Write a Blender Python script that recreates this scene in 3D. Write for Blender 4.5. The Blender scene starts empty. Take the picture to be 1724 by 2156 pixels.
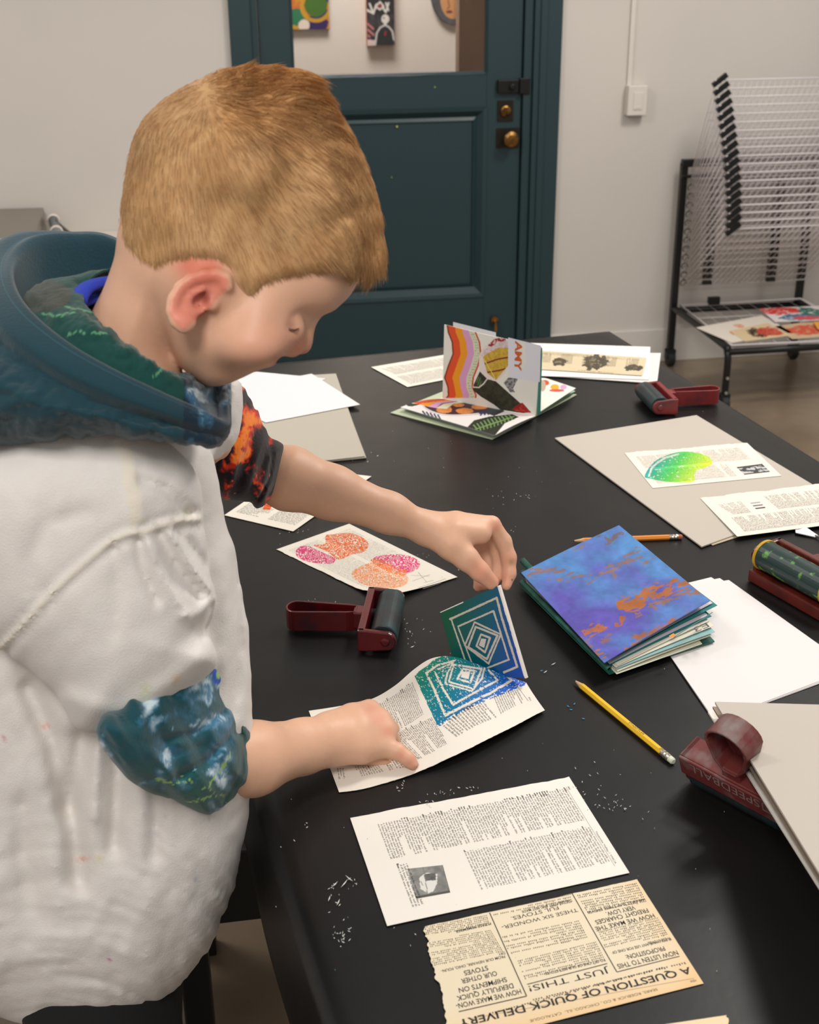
import bpy, math, random
import numpy as np
from mathutils import Vector, Matrix
random.seed(7); RNG = np.random.RandomState(7)
S = bpy.context.scene
COL = S.collection

# ------------------------------------------------------------------ camera
f = 2678.4; PITCH = .4207; ROLL = -.0091; YAW = .1579      # focal length in pixels of a 1724 x 2156 frame
CZ = 1.55; TZ = .795                                        # eye height, table height
F_ = np.array([0, math.cos(PITCH), -math.sin(PITCH)]); R_ = np.array([1., 0, 0]); U_ = np.cross(R_, F_)
R_, U_ = math.cos(ROLL)*R_+math.sin(ROLL)*U_, -math.sin(ROLL)*R_+math.cos(ROLL)*U_
_c, _s = math.cos(-YAW), math.sin(-YAW)
_M = np.array([[_c, -_s, 0], [_s, _c, 0], [0, 0, 1]])
F_, R_, U_ = _M@F_, _M@R_, _M@U_
C_ = np.array([0, 0, CZ])
cam = bpy.data.cameras.new('camera'); camo = bpy.data.objects.new('camera', cam); COL.objects.link(camo)
cam.sensor_fit = 'VERTICAL'; cam.sensor_height = 22.3; cam.lens = 22.3*f/2156
m = Matrix.Identity(4)
for i in range(3):
    m[i][0] = R_[i]; m[i][1] = U_[i]; m[i][2] = -F_[i]; m[i][3] = C_[i]
camo.matrix_world = m
cam.clip_start = .02; cam.clip_end = 60
cam.dof.use_dof = True; cam.dof.focus_distance = 1.40; cam.dof.aperture_fstop = 7.1
S.camera = camo

# ------------------------------------------------------------------ light
S.view_settings.view_transform = 'Standard'; S.view_settings.look = 'None'
S.view_settings.gamma = 1; S.view_settings.use_curve_mapping = False
S.view_settings.exposure = 0.0
w = bpy.data.worlds.new('room_light'); S.world = w; w.use_nodes = True
w.node_tree.nodes['Background'].inputs[0].default_value = (1.0, .965, .93, 1)
w.node_tree.nodes['Background'].inputs[1].default_value = .46
def area(name, loc, aim, sx, sy, power, color):
    l = bpy.data.lights.new(name, 'AREA'); l.shape = 'RECTANGLE'; l.size = sx; l.size_y = sy
    l.energy = power; l.color = color
    o = bpy.data.objects.new(name, l); COL.objects.link(o); o.location = loc
    d = Vector(aim)-Vector(loc); o.rotation_euler = d.to_track_quat('-Z', 'Y').to_euler()
    return o
WARM = (1.0, .955, .90)
area('ceiling_lamp_table', (1.5, 1.9, 2.75), (.6, 1.3, .8), .45, .45, 31, WARM)
area('ceiling_lamp_back', (1.9, 2.9, 2.75), (1.4, 4.6, .3), .5, .5, 32, WARM)
area('ceiling_lamp_left', (-1.0, 2.4, 2.75), (-.6, 3.6, .6), .6, .6, 26, WARM)
area('ceiling_lamp_front', (-.4, -.5, 2.7), (.2, 1.2, .8), .6, .6, 30, (1.0, .965, .93))

# ------------------------------------------------------------------ helpers
def ray(u, v): return F_ + R_*((u-862)/f) - U_*((v-1078)/f)
def Q(u, v, d): return C_ + ray(u, v)*d
def onz(u, v, z): q = ray(u, v); return C_ + q*((z-CZ)/q[2])
def ony(u, v, y): q = ray(u, v); return C_ + q*(y/q[1])
def onx(u, v, x): q = ray(u, v); return C_ + q*(x/q[0])
def onplane(u, v, p0, n): q = ray(u, v); return C_ + q*(np.dot(np.array(p0)-C_, n)/np.dot(q, n))
def pix(P):
    d = np.asarray(P, float)-C_; ww = d@F_
    return 862+f*(d@R_)/ww, 1078-f*(d@U_)/ww, ww
def lin(c):
    c = np.asarray(c, float)/255.
    return np.where(c <= .04045, c/12.92, ((c+.055)/1.055)**2.4)
def rgba(c): return tuple(lin(c))+(1,)

MATS = {}
def mat(name, color=(200, 200, 200), rough=.6, metal=0, attr=False, bump=None, var=None, sss=0, spec=.5, coat=0, sheen=0):
    """bump=(scale, strength, detail[, stretch]); var=(colour2, scale, low, high)"""
    if name in MATS: return MATS[name]
    mt = bpy.data.materials.new(name); mt.use_nodes = True; nt = mt.node_tree; N = nt.nodes; L = nt.links
    b = N['Principled BSDF']
    b.inputs['Roughness'].default_value = rough; b.inputs['Metallic'].default_value = metal
    b.inputs['Specular IOR Level'].default_value = spec
    if coat: b.inputs['Coat Weight'].default_value = coat; b.inputs['Coat Roughness'].default_value = .15
    if sheen: b.inputs['Sheen Weight'].default_value = sheen
    tc = N.new('ShaderNodeTexCoord')
    if attr:
        a = N.new('ShaderNodeAttribute'); a.attribute_name = 'Col'; src = a.outputs['Color']
    else:
        a = N.new('ShaderNodeRGB'); a.outputs[0].default_value = rgba(color); src = a.outputs[0]
    if var:
        n = N.new('ShaderNodeTexNoise'); n.inputs['Scale'].default_value = var[1]; n.inputs['Detail'].default_value = 6
        L.new(tc.outputs['Object'], n.inputs['Vector'])
        mr = N.new('ShaderNodeMapRange'); mr.inputs['From Min'].default_value = var[2]; mr.inputs['From Max'].default_value = var[3]
        L.new(n.outputs['Fac'], mr.inputs['Value'])
        mx = N.new('ShaderNodeMix'); mx.data_type = 'RGBA'; L.new(mr.outputs['Result'], mx.inputs['Factor'])
        L.new(src, mx.inputs['A']); mx.inputs['B'].default_value = rgba(var[0]); src = mx.outputs['Result']
    L.new(src, b.inputs['Base Color'])
    if sss:
        b.inputs['Subsurface Weight'].default_value = sss; b.inputs['Subsurface Radius'].default_value = (1, .35, .2)
        b.inputs['Subsurface Scale'].default_value = .006
    if bump:
        n = N.new('ShaderNodeTexNoise'); n.inputs['Scale'].default_value = bump[0]; n.inputs['Detail'].default_value = bump[2]
        if len(bump) > 3:
            mp = N.new('ShaderNodeMapping'); mp.inputs['Scale'].default_value = bump[3]
            L.new(tc.outputs['Object'], mp.inputs['Vector']); L.new(mp.outputs['Vector'], n.inputs['Vector'])
        else: L.new(tc.outputs['Object'], n.inputs['Vector'])
        bp = N.new('ShaderNodeBump'); bp.inputs['Strength'].default_value = bump[1]; bp.inputs['Distance'].default_value = .002
        L.new(n.outputs['Fac'], bp.inputs['Height']); L.new(bp.outputs['Normal'], b.inputs['Normal'])
    MATS[name] = mt
    return mt

ORIG = {}
def link(o, parent=None, loc=(0, 0, 0)):
    COL.objects.link(o); o.location = loc
    if parent is not None: o.parent = parent
def thing(name, label, cat, loc=(0, 0, 0), rot=(0, 0, 0), group=None, matrix=None):
    o = bpy.data.objects.new(name, None); o.empty_display_size = .02; COL.objects.link(o)
    if matrix is not None: o.matrix_world = matrix; ORIG[o.name] = np.zeros(3)
    else:
        o.location = loc; o.rotation_euler = rot
        ORIG[o.name] = np.array(loc, float) if not any(rot) else np.zeros(3)
    tag(o, label, cat, group); return o
def tag(o, label, cat=None, group=None, kind=None):
    if label: o['label'] = label
    if cat: o['category'] = cat
    if group: o['group'] = group
    if kind: o['kind'] = kind
    return o
def structure(o): o['kind'] = 'structure'; return o

def mesh_data(name, V, faces, mats=(), smooth=False, col=None, mi=None):
    """faces: (n,k) array, or a list of arrays/lists of index tuples"""
    V = np.asarray(V, np.float32)
    if isinstance(faces, np.ndarray):
        k = faces.shape[1]; loops = faces.ravel().astype(np.int32); tot = np.full(len(faces), k, np.int32)
    else:
        tot = np.array([len(x) for x in faces], np.int32)
        loops = np.concatenate([np.asarray(x, np.int32) for x in faces]) if len(faces) else np.zeros(0, np.int32)
    me = bpy.data.meshes.new(name)
    me.vertices.add(len(V)); me.vertices.foreach_set('co', V.ravel())
    me.loops.add(len(loops)); me.loops.foreach_set('vertex_index', loops)
    me.polygons.add(len(tot)); st = np.concatenate([[0], np.cumsum(tot)[:-1]]).astype(np.int32)
    me.polygons.foreach_set('loop_start', st)
    try: me.polygons.foreach_set('loop_total', tot)
    except Exception: pass
    if mi is not None: me.polygons.foreach_set('material_index', np.asarray(mi, np.int32))
    me.polygons.foreach_set('use_smooth', np.full(len(tot), bool(smooth)))
    for mm in mats: me.materials.append(mm)
    if col is not None:
        at = me.color_attributes.new('Col', 'FLOAT_COLOR', 'POINT')
        c = np.ones((len(V), 4), np.float32); c[:, :3] = col; at.data.foreach_set('color', c.ravel())
    me.update(calc_edges=True); me.validate()
    return me
def obj(name, V, faces, m_, parent=None, smooth=False, col=None, mi=None, base=None, bevel=0):
    """one mesh object; V in world coordinates (or local to a rotated parent)"""
    V = np.asarray(V, float)
    mats = m_ if isinstance(m_, (list, tuple)) else [m_]
    if parent is not None: off = ORIG[parent.name]
    else:
        off = np.array(base, float) if base is not None else np.array([V[:, 0].mean(), V[:, 1].mean(), V[:, 2].min()])
    me = mesh_data(name, V-off, faces, mats, smooth, col, mi)
    o = bpy.data.objects.new(name, me); COL.objects.link(o)
    if parent is not None: o.parent = parent; ORIG[o.name] = off
    else: o.location = off; ORIG[o.name] = off
    if bevel:
        b = o.modifiers.new('bevel', 'BEVEL'); b.width = bevel; b.segments = 2; b.limit_method = 'ANGLE'
    return o

class MB:
    def __init__(s): s.V = []; s.F = []; s.C = []; s.M = []; s.n = 0
    def add(s, V, Fc, col=None, mi=0):
        V = np.asarray(V, float).reshape(-1, 3)
        s.V.append(V)
        for q in Fc: s.F.append([int(i)+s.n for i in q]); s.M.append(mi)
        c = np.zeros((len(V), 3)) if col is None else np.broadcast_to(np.asarray(col, float), (len(V), 3))
        s.C.append(c); s.n += len(V); return s
    def box(s, lo, hi, fr=None, **k):
        lo = np.array(lo, float); hi = np.array(hi, float)
        V = np.array([[x, y, z] for z in (lo[2], hi[2]) for y in (lo[1], hi[1]) for x in (lo[0], hi[0])])
        if fr is not None: V = fr(V)
        return s.add(V, [(0, 2, 3, 1), (4, 5, 7, 6), (0, 1, 5, 4), (2, 6, 7, 3), (0, 4, 6, 2), (1, 3, 7, 5)], **k)
    def tube(s, pts, r, n=10, closed=False, flat=1, **k):
        V, Fc = tube(pts, r, n, closed, flat); return s.add(V, Fc, **k)
    def build(s, name, m_, parent=None, smooth=False, usecol=False, **k):
        return obj(name, np.concatenate(s.V), s.F, m_, parent, smooth, col=np.concatenate(s.C) if usecol else None,
                   mi=s.M if any(s.M) else None, **k)
def tube(pts, r, n=10, closed=False, flat=1):
    P = np.asarray(pts, float); k = len(P); r = np.broadcast_to(np.asarray(r, float), (k,))
    T = np.gradient(P, axis=0) if not closed else np.roll(P, -1, 0)-np.roll(P, 1, 0)
    T /= np.linalg.norm(T, axis=1)[:, None]+1e-12
    a = np.array([0, 0, 1.]) if abs(T[0][2]) < .9 else np.array([1., 0, 0])
    V = []; nrm = np.cross(T[0], a)
    for i in range(k):
        nrm = nrm-T[i]*(nrm@T[i]); nrm /= np.linalg.norm(nrm)+1e-12; b = np.cross(T[i], nrm)
        for j in range(n):
            t = 2*math.pi*j/n; V.append(P[i]+r[i]*(math.cos(t)*nrm+math.sin(t)*b*flat))
    Fc = []
    for i in range(k if closed else k-1):
        for j in range(n):
            a0 = i*n+j; a1 = i*n+(j+1) % n; b0 = ((i+1) % k)*n+j; b1 = ((i+1) % k)*n+(j+1) % n
            Fc.append((a0, a1, b1, b0))
    if not closed: Fc += [tuple(range(n))[::-1], tuple((k-1)*n+j for j in range(n))]
    return np.array(V), Fc
def catmull(pts, k=6, closed=False):
    P = np.asarray(pts, float); n = len(P); out = []
    rng = range(n if closed else n-1)
    for i in rng:
        if closed: p0, p1, p2, p3 = P[(i-1) % n], P[i], P[(i+1) % n], P[(i+2) % n]
        else: p0, p1, p2, p3 = P[max(i-1, 0)], P[i], P[i+1], P[min(i+2, n-1)]
        for j in range(k):
            t = j/k
            out.append(.5*((2*p1)+(-p0+p2)*t+(2*p0-5*p1+4*p2-p3)*t*t+(-p0+3*p1-3*p2+p3)*t**3))
    if not closed: out.append(P[-1])
    return np.array(out)

# 2D tests in photo coordinates
def inpoly(x, y, poly):
    x = np.asarray(x); y = np.asarray(y); r = np.zeros(x.shape, bool); n = len(poly)
    for i in range(n):
        x0, y0 = poly[i]; x1, y1 = poly[(i+1) % n]
        c = (y0 > y) != (y1 > y)
        with np.errstate(divide='ignore', invalid='ignore'):
            r ^= c & (x < (x1-x0)*(y-y0)/(y1-y0+1e-12)+x0)
    return r
def segd(x, y, pts, closed=False):
    d = np.full(np.shape(x), 1e9); n = len(pts)
    for i in range(n if closed else n-1):
        ax, ay = pts[i]; bx, by = pts[(i+1) % n]
        L = (bx-ax)**2+(by-ay)**2+1e-9
        t = np.clip(((x-ax)*(bx-ax)+(y-ay)*(by-ay))/L, 0, 1)
        d = np.minimum(d, np.hypot(x-ax-t*(bx-ax), y-ay-t*(by-ay)))
    return d
def vnoise(x, y, seed=0):
    """cheap smooth value noise"""
    xi = np.floor(x).astype(int); yi = np.floor(y).astype(int); fx = x-xi; fy = y-yi
    fx = fx*fx*(3-2*fx); fy = fy*fy*(3-2*fy)
    def h(a, b):
        n = (a*374761393+b*668265263+seed*982451653) & 0x7fffffff
        n = ((n ^ (n >> 13))*1274126177) & 0x7fffffff
        return ((n ^ (n >> 16)) & 0xffff)/65535.
    return (h(xi, yi)*(1-fx)+h(xi+1, yi)*fx)*(1-fy)+(h(xi, yi+1)*(1-fx)+h(xi+1, yi+1)*fx)*fy
def fbm(x, y, seed=0, o=4):
    s = 0; a = .5
    for i in range(o): s = s+a*vnoise(x*2**i, y*2**i, seed+i); a *= .5
    return s/(1-.5**o)

# ------------------------------------------------------------------ sheets of paper
def bil(c):
    c = [np.array(x, float) for x in c]
    def fn(s, t):
        s = np.asarray(s)[..., None]; t = np.asarray(t)[..., None]
        return (c[0]*(1-s)+c[1]*s)*(1-t)+(c[3]*(1-s)+c[2]*s)*t
    return fn
class Sheet:
    """a sheet; pos(s,t) gives the surface; prints lie in the same mesh"""
    def __init__(s, pos, nx=40, ny=40, color=(240, 236, 230), thick=.0004, paint=None, torn=None, seed=1, up=None):
        s.pos = pos; s.mb = MB(); s.base = lin(color)
        a, b = np.meshgrid(np.linspace(0, 1, nx), np.linspace(0, 1, ny)); sa, tb = a.copy(), b.copy()
        torn = torn or {}
        for k, amp in torn.items():
            if k in 'TB':
                r = amp*(fbm(a*9, a*0+3, seed)+.5*fbm(a*60, a*0, seed+5)-.6)
                tb = (r+(1-r)*tb) if k == 'T' else tb*(1-r)
            else:
                r = amp*(fbm(b*9, b*0+3, seed+9)+.5*fbm(b*60, b*0, seed+15)-.6)
                sa = (r+(1-r)*sa) if k == 'L' else sa*(1-r)
        P = pos(sa, tb); N = s.normal(sa, tb)
        if up is not None and (N[..., 2].mean() < 0) == up: s.flip = True; N = -N
        else: s.flip = False
        top = (P+N*thick).reshape(-1, 3); bot = P.reshape(-1, 3); n = nx*ny
        idx = np.arange(n).reshape(ny, nx)
        q = np.stack([idx[:-1, :-1], idx[:-1, 1:], idx[1:, 1:], idx[1:, :-1]], -1).reshape(-1, 4)
        ring = np.concatenate([idx[0, :], idx[1:, -1], idx[-1, -2::-1], idx[-2:0:-1, 0]])
        rn = np.roll(ring, -1)
        side = np.stack([ring, ring+n, rn+n, rn], -1)
        s.faces = np.concatenate([q, q[:, ::-1]+n, side])
        s.gV = np.concatenate([top, bot]); s.thick = thick; s.nx = nx; s.ny = ny
        c = np.broadcast_to(s.base, (n, 3)).copy()
        if paint is not None:
            u, v, _ = pix(top); c = paint(u, v, sa.ravel(), tb.ravel(), c)
        s.gC = np.concatenate([c, np.broadcast_to(s.base, (n, 3))])
    def normal(s, a, b):
        e = 1e-3; dx = s.pos(a+e, b)-s.pos(a-e, b); dy = s.pos(a, b+e)-s.pos(a, b-e)
        n = np.cross(dx, dy); return -n/(np.linalg.norm(n, axis=-1)[..., None]+1e-12) if True else n
    def lift(s, a, b, lay):
        n = s.normal(a, b); n = -n if s.flip else n
        return s.pos(a, b)+n*(s.thick+lay*.00012)
    def st(s, u, v):
        g = getattr(s, '_g', None)
        if g is None:
            a, b = np.meshgrid(np.linspace(-.1, 1.1, 80), np.linspace(-.1, 1.1, 80))
            pu, pv, _ = pix(s.pos(a, b).reshape(-1, 3)); g = s._g = (a.ravel(), b.ravel(), pu, pv)
        i = np.argmin((g[2]-u)**2+(g[3]-v)**2); x = np.array([g[0][i], g[1][i]])
        for _ in range(5):
            p0 = np.array(pix(s.pos(x[0], x[1]))[:2]); e = 1e-3
            J = np.array([(np.array(pix(s.pos(x[0]+e, x[1]))[:2])-p0)/e, (np.array(pix(s.pos(x[0], x[1]+e))[:2])-p0)/e]).T
            try: x = x+np.linalg.solve(J, np.array([u, v])-p0)
            except Exception: break
        return x
    def quad(s, a, b, col, lay=1):
        a = np.array(a, float); b = np.array(b, float)
        s.mb.add(s.lift(a, b, lay), [tuple(range(len(a)))], col=lin(col))
    def quads(s, A, B, col, lay=1):
        """A,B: (n,4)"""
        if not len(A): return
        P = s.lift(A, B, lay).reshape(-1, 3); n = len(A)
        s.mb.V.append(P); s.mb.C.append(np.broadcast_to(lin(col), (len(P), 3)) if np.ndim(col) == 1 else np.repeat(col, 4, 0))
        s.mb.F += [[s.mb.n+4*i, s.mb.n+4*i+1, s.mb.n+4*i+2, s.mb.n+4*i+3] for i in range(n)]
        s.mb.M += [0]*n; s.mb.n += 4*n
    def line(s, p, q, wd, col, lay=1, px=True):
        if px: p = s.st(*p); q = s.st(*q)
        sc = s.scale(); p = np.array(p); q = np.array(q); d = (q-p)*sc; L = np.linalg.norm(d)+1e-9
        nn = np.array([-d[1], d[0]])/L*wd/2/sc; k = max(2, int(L/.012))
        for i in range(k):
            a = p+(q-p)*i/k; b = p+(q-p)*(i+1)/k
            s.quad([a[0]-nn[0], b[0]-nn[0], b[0]+nn[0], a[0]+nn[0]], [a[1]-nn[1], b[1]-nn[1], b[1]+nn[1], a[1]+nn[1]], col, lay)
    def scale(s):
        o = s.pos(.5, .5)
        return np.array([np.linalg.norm(s.pos(.51, .5)-o), np.linalg.norm(s.pos(.5, .51)-o)])*100
    def text(s, string, A, B, h, col=(35, 32, 32), lay=1, px=True, bold=.0):
        """string from px A to px B (centre line of the letters), cap height h metres"""
        A = s.st(*A) if px else np.array(A); B = s.st(*B) if px else np.array(B)
        V, Fc = text_mesh(string, bold)
        x0, x1 = V[:, 0].min(), V[:, 0].max()
        X = (V[:, 0]-x0)/(x1-x0); Y = (V[:, 1]/.72-.5)*h
        sc = s.scale(); d = (B-A)*sc; L = np.linalg.norm(d); d /= L; up = np.array([d[1], -d[0]])
        P = (A*sc)[None]+d[None]*(X*L)[:, None]+up[None]*Y[:, None]; P = P/sc
        s.mb.add(s.lift(P[:, 0], P[:, 1], lay), Fc, col=lin(col))
    def block(s, c, nl, adv=.0013, col=(70, 66, 64), seed=0, gapp=.08, lay=1, px=True, hfac=.5, entry=0, skip=None):
        """text block between four corners (reading TL, TR, BR, BL) made of small letter strokes"""
        c = [s.st(*p) if px else np.array(p) for p in c]; r = np.random.RandomState(seed); sc = s.scale()
        A = []; B = []; Cc = []
        width = np.linalg.norm((c[1]-c[0])*sc); n = int(width/adv); base = lin(col)
        for l in range(nl):
            ty = (l+.5)/nl; p0 = c[0]+(c[3]-c[0])*ty; p1 = c[1]+(c[2]-c[1])*ty
            lh = (c[3]-c[0])/nl; x = 0; end = 1 if r.rand() > .22 else r.uniform(.35, .95)
            first = entry and r.rand() < entry
            xs = 0 if (first or not entry) else .03
            bold = first
            while x < n:
                wl = r.randint(2, 9)
                for k in range(wl):
                    u0 = (x+k)/n; u1 = u0+(.72 if bold else .52)/n
                    if u1 > end: break
                    if u0 < xs: continue
                    hh = hfac*(1.35 if (k == 0 and r.rand() < .1) or r.rand() < .25 else .85)*(1.1 if bold else 1)
                    q0 = p0+(p1-p0)*u0; q1 = p0+(p1-p0)*u1; d = lh*.28
                    A.append([q0[0]+d[0], q1[0]+d[0], q1[0]+d[0]-lh[0]*hh, q0[0]+d[0]-lh[0]*hh])
                    B.append([q0[1]+d[1], q1[1]+d[1], q1[1]+d[1]-lh[1]*hh, q0[1]+d[1]-lh[1]*hh])
                    Cc.append(base*(.35 if bold else r.uniform(.6, 1.5)))
                x += wl+1
                if bold: bold = False
            if skip is not None and skip(l): pass
        s.quads(np.array(A), np.array(B), np.array(Cc), lay)
    def patch(s, c, nx, ny, fn, lay=1, px=True):
        c = [s.st(*p) if px else np.array(p) for p in c]
        a, b = np.meshgrid(np.linspace(0, 1, nx), np.linspace(0, 1, ny))
        st = bil([np.append(x, 0) for x in c])(a, b)
        P = s.lift(st[..., 0], st[..., 1], lay).reshape(-1, 3); g = fn(a.ravel(), b.ravel())
        idx = np.arange(nx*ny).reshape(ny, nx)
        q = np.stack([idx[:-1, :-1], idx[:-1, 1:], idx[1:, 1:], idx[1:, :-1]], -1).reshape(-1, 4)
        s.mb.V.append(P); s.mb.C.append(lin(g)); s.mb.F += (q+s.mb.n).tolist(); s.mb.M += [0]*len(q); s.mb.n += len(P)
    def build(s, name, m_, parent=None):
        V = s.gV; C = s.gC; n0 = len(V); Fc = s.faces
        if s.mb.n:
            V = np.concatenate([V]+s.mb.V); C = np.concatenate([C]+s.mb.C)
            Fc = Fc.tolist()+[[i+n0 for i in q] for q in s.mb.F]
        return obj(name, V, Fc, m_, parent, col=C)
_TX = {}
def text_mesh(string, bold=0):
    if (string, bold) not in _TX:
        cu = bpy.data.curves.new('lettering', 'FONT'); cu.body = string; cu.size = 1; cu.offset = bold
        cu.resolution_u = 3
        o = bpy.data.objects.new('lettering', cu)
        me = bpy.data.meshes.new_from_object(o)
        V = np.array([v.co[:] for v in me.vertices]); Fc = [tuple(p.vertices) for p in me.polygons]
        _TX[(string, bold)] = (V, Fc)
        bpy.data.objects.remove(o); bpy.data.curves.remove(cu); bpy.data.meshes.remove(me)
    return _TX[(string, bold)]
def T(u, v, dz=0): return onz(u, v, TZ+dz)

# ------------------------------------------------------------------ solid sculpting on a grid
def nets(val, lo, h):
    s = val < 0; nx, ny, nz = val.shape
    cnt = np.zeros((nx-1, ny-1, nz-1), np.int8)
    for a in (0, 1):
        for b in (0, 1):
            for c in (0, 1): cnt += s[a:nx-1+a, b:ny-1+b, c:nz-1+c]
    act = (cnt > 0) & (cnt < 8); I, J, K = np.nonzero(act)
    idx = np.full(act.shape, -1, np.int32); idx[I, J, K] = np.arange(len(I))
    acc = np.zeros((len(I), 3)); num = np.zeros(len(I))
    corners = [(a, b, c) for a in (0, 1) for b in (0, 1) for c in (0, 1)]
    for p in corners:
        for ax in range(3):
            if p[ax]: continue
            q = list(p); q[ax] = 1
            v0 = val[I+p[0], J+p[1], K+p[2]]; v1 = val[I+q[0], J+q[1], K+q[2]]
            mk = (v0 < 0) != (v1 < 0); t = np.where(mk, v0/np.where(mk, v0-v1, 1), 0)
            pos = np.tile(np.array(p, float), (len(I), 1)); pos[:, ax] += t
            acc += pos*mk[:, None]; num += mk
    V = (np.stack([I, J, K], 1)+acc/num[:, None])*h+lo
    Q_ = []
    for ax in range(3):
        o1, o2 = (ax+1) % 3, (ax+2) % 3
        sl0 = [slice(None)]*3; sl1 = [slice(None)]*3; sl0[ax] = slice(0, -1); sl1[ax] = slice(1, None)
        ch = s[tuple(sl0)] != s[tuple(sl1)]
        e = np.array(np.nonzero(ch)).T
        e = e[(e[:, o1] > 0) & (e[:, o2] > 0) & (e[:, o1] < val.shape[o1]-1) & (e[:, o2] < val.shape[o2]-1)]
        ins = s[e[:, 0], e[:, 1], e[:, 2]]
        def cell(d1, d2):
            g = e.copy(); g[:, o1] += d1; g[:, o2] += d2; return idx[g[:, 0], g[:, 1], g[:, 2]]
        q = np.stack([cell(-1, -1), cell(0, -1), cell(0, 0), cell(-1, 0)], 1)
        q[~ins] = q[~ins][:, ::-1]; Q_.append(q)
    return V, np.concatenate(Q_)
def sculpt(fn, lo, hi, h, B=12):
    """evaluates the field only in blocks near the surface"""
    lo = np.array(lo, float); hi = np.array(hi, float); nb_ = np.ceil((hi-lo)/h/B).astype(int); n = nb_*B+1
    I, J, K = np.meshgrid(*[np.arange(x) for x in nb_], indexing='ij')
    cen = lo+(np.stack([I.ravel(), J.ravel(), K.ravel()], 1)+.5)*B*h
    cv = np.concatenate([fn(cen[i:i+200000]) for i in range(0, len(cen), 200000)])
    val = np.repeat(np.repeat(np.repeat(cv.reshape(nb_), B, 0), B, 1), B, 2).astype(np.float32)
    val = np.pad(val, ((0, 1), (0, 1), (0, 1)), mode='edge')
    near = np.nonzero(np.abs(cv) < B*h*.87*1.25+h)[0]; bi = np.stack([I.ravel(), J.ravel(), K.ravel()], 1)[near]
    g = np.arange(B+1); gx, gy, gz = np.meshgrid(g, g, g, indexing='ij'); gg = np.stack([gx.ravel(), gy.ravel(), gz.ravel()], 1)
    for i in range(0, len(bi), 150):
        idx = (bi[i:i+150, None]*B+gg[None]).reshape(-1, 3)
        v = fn(lo+idx*h); val[idx[:, 0], idx[:, 1], idx[:, 2]] = v
    val[0] = val[-1] = 1; val[:, 0] = val[:, -1] = 1; val[:, :, 0] = val[:, :, -1] = 1
    return nets(val, lo, h)
def smin(a, b, k):
    h_ = np.clip(.5+.5*(b-a)/k, 0, 1); return b*(1-h_)+a*h_-k*h_*(1-h_)
def smax(a, b, k): return -smin(-a, -b, k)
def cone(P, a, b, ra, rb):
    a = np.array(a); b = np.array(b); d = b-a; L = d@d
    t = np.clip(((P-a)@d)/L, 0, 1); return np.linalg.norm(P-a-t[:, None]*d, axis=1)-(ra+(rb-ra)*t)
def chain(P, pts, k=.006):
    """pts: (u,v,w,r)"""
    out = None
    for i in range(len(pts)-1):
        a, b = pts[i], pts[i+1]; g = cone(P, Q(*a[:3]), Q(*b[:3]), a[3], b[3])
        out = g if out is None else smin(out, g, k)
    return out
def ellip(P, c, r):
    q = (P-np.array(c))/np.array(r); l = np.linalg.norm(q, axis=1); return (l-1)*min(r)
class Flat:
    """signed distance to an outline, sampled on a grid of photo coordinates, in pixels"""
    def __init__(s, poly, step=4, pad=120, smooth=True):
        poly = catmull(poly, 5, True) if smooth else np.array(poly, float)
        s.x0, s.y0 = poly.min(0)-pad; x1, y1 = poly.max(0)+pad; s.st = step
        xs = np.arange(s.x0, x1, step); ys = np.arange(s.y0, y1, step); X, Y = np.meshgrid(xs, ys)
        d = segd(X, Y, poly, True); d[inpoly(X, Y, poly)] *= -1; s.d = d
    def __call__(s, u, v):
        x = np.clip((u-s.x0)/s.st, 0, s.d.shape[1]-1.001); y = np.clip((v-s.y0)/s.st, 0, s.d.shape[0]-1.001)
        i = x.astype(int); j = y.astype(int); fx = x-i; fy = y-j; d = s.d
        return (d[j, i]*(1-fx)+d[j, i+1]*fx)*(1-fy)+(d[j+1, i]*(1-fx)+d[j+1, i+1]*fx)*fy
def inflate(u, v, w_, flat, wc, W, R, e2=2.0):
    """a rounded body whose side outline is flat; wc centre depth, W half width, R rounding depth (metres)"""
    d = flat(u, v)*wc/f
    e = np.maximum(0, 1+d/R)
    q = (e**e2+(np.abs(w_-wc)/W)**e2)**(1/e2)-1
    return q*np.minimum(R, W)

# ================================================================== the room
WY = 4.7187
M_wall = mat('painted_wall', (198, 191, 183), .75, bump=(60, .12, 4), var=((190, 184, 176), 1.3, .4, .7))
M_floor = mat('sealed_concrete', (146, 128, 106), .26, var=((116, 101, 84), 2.6, .35, .65), bump=(18, .06, 5))
M_teal = mat('teal_paint', (28, 51, 56), .42, bump=(90, .06, 3))
M_black = mat('black_metal', (18, 18, 19), .4, spec=.4)
def sbox(name, lo, hi, m_, **k):
    o = MB().box(lo, hi).build(name, m_, **k); return structure(o)
sbox('floor', (-4, -3, -.06), (5, 7.5, 0), M_floor)
sbox('wall_back', (-4, WY, 0), (.138, WY+.14, 2.9), M_wall)
sbox('wall_back_right', (1.317, WY, 0), (5, WY+.14, 2.9), M_wall)
sbox('wall_back_top', (.138, WY, 2.2), (1.317, WY+.14, 2.9), M_wall)
sbox('baseboard_back', (1.317, WY-.014, 0), (5, WY, .135), mat('baseboard_paint', (200, 194, 186), .6), bevel=.003)
sbox('wall_hall', (-2, WY+1.5, 0), (3.2, WY+1.6, 2.9), mat('hall_wall_paint', (226, 216, 206), .7))
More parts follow.
